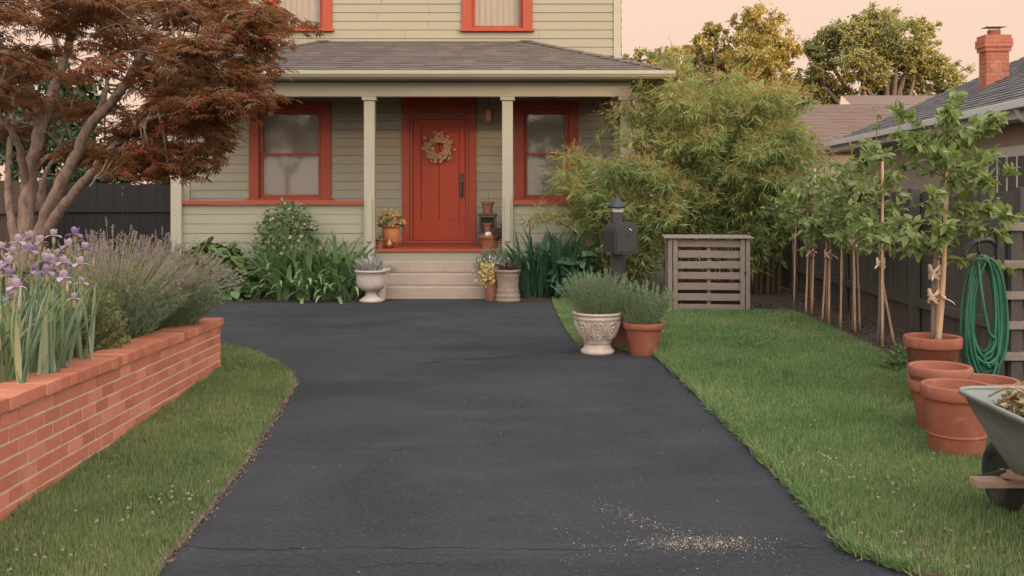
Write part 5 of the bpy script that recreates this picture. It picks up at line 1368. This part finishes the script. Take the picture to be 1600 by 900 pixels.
# ------------------------------------------------------------------ bamboo
def bamboo(lab, c, rad, h, n_culm, n_leaf, spread, seed, lo=.25):
    g = np.random.default_rng(seed); c = np.array(c, float)
    t = thing('bamboo', lab, 'bamboo', c)
    cm = MB(); paths = []
    for k in range(n_culm):
        a = g.uniform(0, 6.28); q = math.sqrt(g.uniform())
        b0 = c + [math.cos(a) * q * rad[0] * .55, math.sin(a) * q * rad[1] * .55, 0]
        H = h * g.uniform(.55, 1.06) * (1 - .22 * q * q) * (1.12 if g.uniform() < .12 else 1.0)
        o = np.array((math.cos(a) * q * spread, math.sin(a) * q * spread * .8, 0)) + g.normal(0, .12, 3) * [1, 1, 0]
        pts = [b0, b0 + o * .12 + [0, 0, H * .4], b0 + o * .5 + [0, 0, H * .78], b0 + o * 1.0 + [0, 0, H * .96], b0 + o * 1.35 + [0, 0, H * g.uniform(.86, .98)]]
        p, r = smooth_path(pts, [.011, .009, .006, .003, .0015], 4); tube(cm, p, r, 5, caps=False); paths.append(p)
    cm.build('culms', 'culm', t, smooth=True)
    nsp = n_leaf // 9; Ps, Ds, Ns, Ls = [], [], [], []
    tw = MB(); b0s, b1s = [], []
    for k in range(nsp):
        p = paths[g.integers(len(paths))]; u = g.uniform(lo, 1.0) ** .75; i = min(len(p) - 1, int(u * len(p))); o = p[i]
        a = g.uniform(0, 6.28); L = g.uniform(.12, .42) * (1.15 - .6 * u)
        e2 = o + L * np.array((math.cos(a), math.sin(a), g.uniform(-.15, .55)))
        b0s.append(o); b1s.append(e2)
        m = 9; v = g.uniform(.35, 1.08, m); pos = o + (e2 - o) * v[:, None] + g.normal(0, .015, (m, 3))
        dd = nrm(e2 - o) + g.normal(0, .5, (m, 3)) - [0, 0, g.uniform(.25, .9)]
        Ps.append(pos); Ds.append(dd); Ns.append(np.array((0, 0, .8)) + g.normal(0, .85, (m, 3))); Ls.append(g.uniform(.08, .19, m))
    Ps, Ds, Ns, Ls = map(np.concatenate, (Ps, Ds, Ns, Ls))
    lm = MB(); leaves(lm, Ps, Ds, Ns, Ls, Ls * .085 + .002, T_LANCE); lm.build('foliage', 'bambooleaf', t)
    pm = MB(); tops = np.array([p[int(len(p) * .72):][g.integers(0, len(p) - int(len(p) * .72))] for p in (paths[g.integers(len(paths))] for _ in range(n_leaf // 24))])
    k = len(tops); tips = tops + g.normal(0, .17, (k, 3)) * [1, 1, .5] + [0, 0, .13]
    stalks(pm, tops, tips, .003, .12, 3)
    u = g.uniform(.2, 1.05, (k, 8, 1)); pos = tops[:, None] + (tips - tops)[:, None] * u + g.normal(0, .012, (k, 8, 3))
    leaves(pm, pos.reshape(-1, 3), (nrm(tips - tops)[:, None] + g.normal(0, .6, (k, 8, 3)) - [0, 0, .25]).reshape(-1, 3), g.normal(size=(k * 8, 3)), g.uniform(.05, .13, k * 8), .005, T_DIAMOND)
    pm.build('sun_tinted_plumes', 'sun_tinted_plume', t)  # tip strands whose tan colour stands in for sun on the bamboo top
    stalks(tw, np.array(b0s), np.array(b1s), .003, .08, 3); tw.build('twigs', 'culm', t)
bamboo('tall main bamboo thicket behind the compost bin', (3.12, 16.1, 0), (1.3, .9), 3.6, 150, 48000, .66, 31, .08)
bamboo('arching bamboo in front of the porch end', (1.72, 15.6, 0), (.7, .5), 2.2, 64, 16000, .75, 32, .10)
bamboo('shadowed bamboo against the board fence', (3.9, 16.2, 0), (.7, .8), 2.95, 70, 20000, .50, 33, .10)

# ------------------------------------------------------------------ trees beyond
def tree(name, lab, base, blobs, leaf, n, mat, trunk_r, seed, T=T_DIAMOND, asp=.7, bark='bark_dark', limb_n=26):
    """trunk, limbs to each lobe, many leaf faces through the lobes; blobs: centre, radii"""
    g = np.random.default_rng(seed); base = np.array(base, float)
    t = thing(name, lab, 'tree', base)
    tr = MB(); cs = np.array([b_[0] for b_ in blobs], float); fork = base * .45 + cs.mean(0) * .55; fork[:2] = base[:2] * .8 + cs.mean(0)[:2] * .2
    tube(tr, *smooth_path([base, base * .5 + fork * .5 + g.normal(0, .1, 3) * [1, 1, 0], fork], [trunk_r, trunk_r * .8, trunk_r * .62], 5), 9)
    vol = np.array([np.prod(b_[1]) for b_ in blobs]) ** .75; vol /= vol.sum()
    Ps, Ds, Ns = [], [], []
    for (c, r), f in zip(blobs, vol):
        c, r = np.array(c, float), np.array(r, float)
        tube(tr, *smooth_path([fork - [0, 0, .2], (fork + c) / 2 + g.normal(0, .15, 3), c], [trunk_r * .45, trunk_r * .3, trunk_r * .12], 4), 6, caps=False)
        m = int(n * f * .85); nc = max(8, int(m / 60))
        d = rdir(nc, g); cc = c + d * r * (g.uniform(.15, 1.0, (nc, 1)) ** .45) * (1 + .15 * np.sin(d[:, :1] * 7 + d[:, 2:] * 5))
        for q in cc[:limb_n]: tube(tr, [c, (c + q) / 2 + g.normal(0, .05, 3), q], [trunk_r * .10, trunk_r * .07, trunk_r * .03], 4, caps=False)
        k = g.integers(0, nc, m)
        cr = g.uniform(.6, 1.35, nc)[k][:, None]
        pos = cc[k] + g.normal(0, 1, (m, 3)) * np.array((.15, .15, .11)) * r.mean() * cr * g.uniform(.5, 1.0, (m, 1))
        Ps.append(pos); Ds.append(rdir(m, g) + [0, 0, -.2]); Ns.append((pos - c) / r + rdir(m, g) * .8 + [0, 0, .4])
    Ps, Ds, Ns = map(np.concatenate, (Ps, Ds, Ns))
    L = g.uniform(.7, 1.3, len(Ps)) * leaf
    lm = MB(); leaves(lm, Ps, Ds, Ns, L, L * asp, T)
    tr.build('trunk', bark, t, smooth=True); lm.build('crown', mat, t); return t
def lobes(lst, D, k=1.0):
    """lobes seen at (px, py, rx px, ry px, depth offset)"""
    out = []
    for px, py, rx, ry, dd in lst:
        d = D + dd; s = d / F; out.append((P(px, py, d), (rx * s * k, (rx + ry) * .5 * s * k, ry * s * k)))
    return out
tree('broadleaf_tree', 'tall tree with golden lit crown just past the bamboo', (7.9, 38, 0), lobes([(1185, 40, 42, 34, 0), (1215, 85, 34, 36, 1), (1175, 95, 44, 40, -1), (1118, 52, 24, 20, 1), (1088, 72, 28, 16, 0), (1118, 100, 28, 30, 1.5), (1105, 140, 36, 30, 1), (1210, 145, 44, 34, 0), (1160, 150, 40, 34, -1), (1080, 160, 30, 25, 2), (1135, 85, 30, 30, 1), (1100, 120, 34, 34, 2), (1130, 165, 40, 34, 1), (1095, 95, 22, 20, 1)], 38), .115, 42000, 'oak', .32, 41)
tree('broadleaf_tree', 'wide spreading tree with golden crown behind the brown roof', (14.5, 40, 0), lobes([(1372, 32, 34, 24, 0), (1330, 60, 40, 34, 0), (1285, 78, 28, 34, 1), (1400, 68, 46, 36, -1), (1440, 45, 26, 20, 0), (1435, 95, 40, 34, 0), (1480, 118, 34, 26, 0), (1350, 105, 42, 34, -1), (1275, 120, 26, 30, 1), (1300, 145, 36, 26, 1), (1400, 135, 50, 22, 1), (1470, 145, 36, 18, 0)], 40), .115, 46000, 'oak2', .36, 42)
tree('broadleaf_tree', 'small far tree with thin pale crown beside the house corner', (5.2, 42, 0), lobes([(1000, 95, 26, 18, 0), (1040, 92, 26, 22, 1), (985, 120, 30, 22, 0), (1035, 125, 36, 26, 0), (1060, 110, 20, 20, 0)], 42), .11, 11000, 'oak2', .2, 43)
tree('broadleaf_tree', 'lower dark tree filling the gap between the two golden trees', (11.5, 46, 0), lobes([(1250, 150, 40, 36, 0), (1210, 170, 50, 34, 0), (1290, 168, 40, 26, 0), (1140, 175, 60, 34, 0), (1080, 185, 50, 36, 1)], 44), .13, 14000, 'evergreen', .25, 44)
tree('large_leaf_shrub', 'bright large leaved shrub rising behind the bamboo', (5.2, 21, 0), lobes([(1200, 150, 28, 22, 0), (1185, 175, 36, 26, 0), (1215, 180, 30, 22, 0), (1190, 215, 40, 30, 0)], 21), .26, 1500, 'limegreen', .08, 45, T_LANCE, .34)
tree('evergreen_tree', 'dark leafy tree behind the dark fence and maple', (-10.5, 21, 0), lobes([(60, 215, 90, 60, 0), (150, 235, 70, 45, -.5), (-20, 180, 90, 70, 0), (110, 160, 60, 45, 1), (40, 120, 60, 40, 1), (215, 262, 50, 26, -1), (230, 290, 40, 24, -1), (120, 280, 90, 30, -1)], 21), .13, 15000, 'evergreen', .2, 46)

# ------------------------------------------------------------------ neighbouring houses
def chimney(parent, c, w, d, z0, z1):
    b = MB(); z = z0; i = 0
    while z < z1 - .30:
        n = 3
        for f in range(4):
            L = w if f % 2 == 0 else d
            off = .0 if i % 2 else .5
            k = -off
            while k < n:
                a0, a1 = max(0, k) / n * L, min(n, k + 1) / n * L
                if a1 - a0 > .03:
                    m = (a0 + a1) / 2 - L / 2; ll = a1 - a0 - .012
                    if f == 0: box(b, (c[0] + m, c[1] - d / 2 + .04, z + .032), (ll, .08, .062))
                    elif f == 2: box(b, (c[0] + m, c[1] + d / 2 - .04, z + .032), (ll, .08, .062))
                    elif f == 1: box(b, (c[0] + w / 2 - .041, c[1] + m, z + .032), (.08, ll, .0615))
                    else: box(b, (c[0] - w / 2 + .041, c[1] + m, z + .032), (.08, ll, .0615))
                k += 1
        z += .075; i += 1
    for j, ex in enumerate((.05, .09, .09, .05)):
        box(b, (c[0], c[1], z + .035 + j * .073), (w + ex, d + ex, .068))
    z += 4 * .073
    ch = b.build('chimney', 'brick', parent)
    m2 = MB(); box(m2, (c[0], c[1], (z0 + z) / 2), (w - .02, d - .02, z - z0 - .02)); m2.build('mortar', 'mortar', ch)
    m2 = MB(); lathe(m2, [(.11, 0), (.11, .10), (.095, .10), (.095, 0)], (c[0], c[1], z - .005), 16); m2.build('flue', 'terra', ch)
    m2 = MB(); box(m2, (c[0], c[1], z + .15), (.34, .28, .012))
    for sx in (-1, 1): box(m2, (c[0] + sx * .085, c[1], z + .12), (.012, .012, .06))
    m2.build('chimney_cap', 'steel', ch)
nh = thing('house', 'single storey beige neighbouring house with grey roof and brick chimney', 'house', (11, 18, 0))
E0, E1 = np.array((6.48, 12.6)), np.array((7.56, 24.4))       # near-to-far line of the eave
ez = 2.74; ed = nrm(E1 - E0); en = np.array((ed[1], -ed[0]))  # en points away from us (+x)
def ep(s, o, z): q = E0 + ed * s + en * o; return np.array((q[0], q[1], z))
EL = float(np.linalg.norm(E1 - E0)); sN = -4.5; tanr = .50; RW = 6.5
b = MB(); b.add([ep(sN, 0, ez), ep(EL, 0, ez), ep(EL - RW, RW, ez + RW * tanr), ep(sN, RW, ez + RW * tanr), ep(EL, 2 * RW, ez), ep(sN, 2 * RW, ez)], [(0, 3, 2, 1), (1, 2, 4), (2, 3, 5, 4)])
rf = b.build('roof', 'shingle_grey', nh)
sl = math.hypot(RW, RW * tanr); u3 = np.array((-ed[0], -ed[1], 0)); v3 = (np.array((en[0], en[1], tanr))) / math.hypot(1, tanr); n3 = nrm(np.cross(u3, v3)); n3 = n3 if n3[2] > 0 else -n3
s = MB(); shingles(s, ep(EL, 0, ez + .012), u3, v3, n3, sl * .96, lambda a: a * RW / sl, lambda a: EL - sN, .16, .45, .016); s.build('shingles', 'shingle_grey', rf)
b = MB(); L2 = EL - sN; mid = (sN + EL) / 2; ang = math.atan2(ed[1], ed[0])
box(b, ep(mid, -.06, ez - .02), (L2, .12, .11), ang); b.build('gutter', 'white', nh, bevel=.01)
b = MB(); box(b, ep(mid, .03, ez - .11), (L2, .03, .16), ang); b.build('fascia', 'white', nh)
b = MB(); box(b, ep(mid - .2, .55, ez / 2 - .08), (L2 - .4, .2, ez - .16), ang); b.build('wall', 'beige', nh)
b = MB(); box(b, ep(mid, .27, ez - .17), (L2, .5, .02), ang); b.build('soffit', 'white', nh)
b = MB(); q = ep(EL - .4, RW, 1.3); box(b, q, (.2, 2 * RW - 1.4, 2.6), ang); b.build('wall', 'beige', nh)
s0 = 2.05
w = MB(); box(w, ep(s0, .43, 1.72), (1.75, .04, 1.05), ang); wn_ = w.build('window', 'white', nh)
w = MB(); box(w, ep(s0, .405, 1.70), (1.45, .012, .80), ang); w.build('pane', 'black_metal', wn_)
for qx in (-.36, .0, .36):
    w = MB(); box(w, ep(s0 + qx, .395, 1.70), (.035, .014, .80), ang); w.build('muntin', 'white', wn_)
dsp = MB(); tube(dsp, *smooth_path([ep(.55, -.06, ez - .06), ep(.55, .05, ez - .22), ep(.55, .38, ez - .42), ep(.55, .40, .1)], [.04] * 4, 5), 8); dsp.build('downspout', 'white', nh, smooth=True)
cpt = P(1553, 110, 18.3); chimney(nh, (cpt[0], cpt[1]), .41, .30, 3.2, 4.34)
# far brown-roofed house
fh = thing('house', 'far house with brown roofs below the golden trees', 'house', (11.5, 34, 0))
A = [P(1200, 226, 29), P(1470, 226, 29), P(1470, 164, 34), P(1262, 164, 34)]
b = MB(); b.add(A + [a + [0, 0, -.15] for a in A], [(0, 1, 2, 3), (0, 4, 5, 1), (3, 2, 6, 7), (0, 3, 7, 4)]); b.build('roof', 'shingle_brown', fh)
u = nrm(A[1] - A[0]); vv_ = A[3] - A[0]; vv_ = nrm(vv_ - u * np.dot(vv_, u)); nn_ = np.cross(u, vv_); sl = np.linalg.norm(A[3] - A[0] - u * np.dot(A[3] - A[0], u))
dxl = np.dot(A[3] - A[0], u); W_ = np.linalg.norm(A[1] - A[0])
s = MB(); shingles(s, A[0] + nn_ * .01, u, vv_, nn_, sl, lambda a: a / sl * dxl, lambda a: W_, .2, .7, .02); s.build('shingles', 'shingle_brown', fh)
B_ = [P(1316, 163, 34.2), P(1470, 163, 34.2), P(1470, 149, 37), P(1318, 149, 37)]
b = MB(); b.add(B_ + [a + [0, 0, -.5] for a in B_], [(0, 1, 2, 3), (0, 4, 5, 1), (3, 2, 6, 7), (0, 3, 7, 4), (1, 5, 6, 2)]); b.build('upper_roof', 'shingle_brown', fh)
q0, q1 = P(1312, 164, 34.1), P(1330, 164, 34.1); q2 = P(1315, 149, 34.15)
b = MB(); b.add([q0, q1, q2, q0 + [0, .1, 0], q1 + [0, .1, 0], q2 + [0, .1, 0]], [(0, 1, 2), (3, 5, 4), (0, 2, 5, 3), (1, 4, 5, 2)]); b.build('gable', 'beige', fh)
b = MB(); box2(b, A[0][0] + .6, A[1][0], 29.6, 36.8, 0, 2.9); b.build('wall', 'beige', fh)

tree('street_tree', 'street tree across the road, mirrored in the far porch window', (-12.5, -21, 0), [((-12.5, -21, 5.4), (2.6, 2.2, 1.9)), ((-10.8, -20.5, 4.4), (1.6, 1.6, 1.2)), ((-14.2, -21, 4.6), (1.7, 1.6, 1.3))], .22, 5000, 'evergreen', .2, 51)
tree('street_tree', 'street tree across the road, mirrored in the porch window by the bamboo', (2.6, -22, 0), [((2.6, -22, 5.2), (2.2, 2.0, 1.7)), ((3.9, -22, 4.3), (1.4, 1.4, 1.1)), ((1.3, -22, 4.4), (1.3, 1.4, 1.0))], .22, 4200, 'evergreen', .2, 52)
# unseen blocker added behind the camera, height shaped to shade garden and house
hd = thing('sun_blocker', 'unseen tall leafy sun blocker added across the street', 'blocker', (14, -12, 0))
b = MB(); nx, nz = 60, 14; V = []; Fs = []
def hz_top(x): return 10.3 - 2.5 / (1 + math.exp(-(x - 23.0) * 1.6)) + .25 * math.sin(x * 1.7) + .15 * math.sin(x * 4.3)
for y in (-12.0, -14.5):
    for i in range(nx + 1):
        x = 11.5 + 24 * i / nx
        for j in range(nz + 1):
            z = hz_top(x) * j / nz; V.append((x, y + rng.normal(0, .18), z + (rng.normal(0, .1) if j else 0)))
m = (nz + 1)
for sdi in range(2):
    o = sdi * (nx + 1) * m
    for i in range(nx):
        for j in range(nz): Fs.append((o + i * m + j, o + (i + 1) * m + j, o + (i + 1) * m + j + 1, o + i * m + j + 1))
o = (nx + 1) * m
for i in range(nx): Fs.append((i * m + nz, (i + 1) * m + nz, o + (i + 1) * m + nz, o + i * m + nz))
b.add(V, Fs); b.build('foliage', 'blocker', hd)

# ------------------------------------------------------------------ small things on the ground
b = MB(); n = 2000
q = np.stack([rng.normal(.84, .15, n) , rng.normal(4.66, .06, n)], 1)
q2 = np.stack([rng.uniform(.2, 1.25, 400), 4.62 + rng.normal(0, .14, 400)], 1)
u = rng.uniform(0, 1, 500); q3 = np.stack([.45 + .35 * u + rng.normal(0, .05, 500), 5.25 - .5 * u + rng.normal(0, .06, 500)], 1)
q = np.concatenate([q, q2, q3]); n = len(q)
Ls = rng.gamma(2.0, .0012, n) + .0012
leaves(b, np.concatenate([q, np.full((n, 1), .0025)], 1), rdir(n) * [1, 1, .3], np.tile([0, 0, 1.0], (n, 1)) + rng.normal(0, .4, (n, 3)), Ls, Ls, T_DIAMOND)
tag(b.build('grit', 'sand'), kind='stuff')
def clover(poly, spots, name):
    b = MB(); pts = []
    for (cx_, cy_, n, r) in spots:
        q = rng.normal(0, r, (n, 2)) + (cx_, cy_); pts.append(q)
    q = np.concatenate(pts); q = q[inside(np.array(poly), q)]
    for x, y in q:
        c = np.array((x, y, rng.uniform(.040, .058))); m = 12
        leaves(b, np.tile(c, (m, 1)), rdir(m) * .6 + [0, 0, .5], rdir(m), rng.uniform(.009, .014), .007, T_DIAMOND)
    tag(b.build(name, 'clover'), kind='stuff')
g1 = G(272, 792); g2 = G(90, 880); g3 = G(200, 830); g4 = G(350, 660)
clover(lawnLd, [(g1[0], g1[1], 16, .10), (g2[0], g2[1], 10, .12), (g3[0], g3[1], 6, .15), (g4[0], g4[1], 8, .5), (-2.0, 5.3, 12, .5)], 'clover')
g1 = G(1320, 755); g2 = G(1290, 735); g3 = G(1400, 860); g4 = G(1150, 640)
clover(lawnRd, [(g1[0], g1[1], 34, .16), (g2[0], g2[1], 12, .18), (g3[0], g3[1], 22, .22), (g4[0], g4[1], 10, .6), (2.2, 5.4, 18, .5)], 'clover')
b = MB(); n = 500                                   # crumbs of earth along both drive edges
e1 = densify([(p[0], p[1]) for p in left_edge], .004, .012, False); e2 = densify([(p[0], p[1]) for p in r_edge], .010, .012, False)
ee = np.concatenate([e1 + rng.normal(0, .012, e1.shape), e2 + rng.normal(0, .012, e2.shape)]); n = len(ee)
Ls = rng.uniform(.006, .018, n); leaves(b, np.concatenate([ee, rng.uniform(.004, .02, (n, 1))], 1), rdir(n), rdir(n), Ls, Ls * .8, T_DIAMOND)
tag(b.build('edge_crumbs', m_plain('dry earth crumbs', [(.10, .07, .045), (.20, .145, .095)], 20, .95, isl=.8)), kind='stuff')
b = MB(); n = 2600; q = rng.uniform((3.2, 8.7), (4.5, 15), (n, 2)); q = q[inside(np.array(bedR), q)]; n = len(q); Ls = rng.uniform(.02, .06, n)
leaves(b, np.concatenate([q, rng.uniform(.012, .025, (n, 1))], 1), rdir(n) * [1, 1, .25], np.tile([0, 0, 1.0], (n, 1)) + rng.normal(0, .4, (n, 3)), Ls, Ls * .4, T_LANCE)
tag(b.build('bark_mulch', m_plain('bark chips', [(.045, .028, .02), (.12, .08, .055)], 20, .95, isl=.8)), kind='stuff')
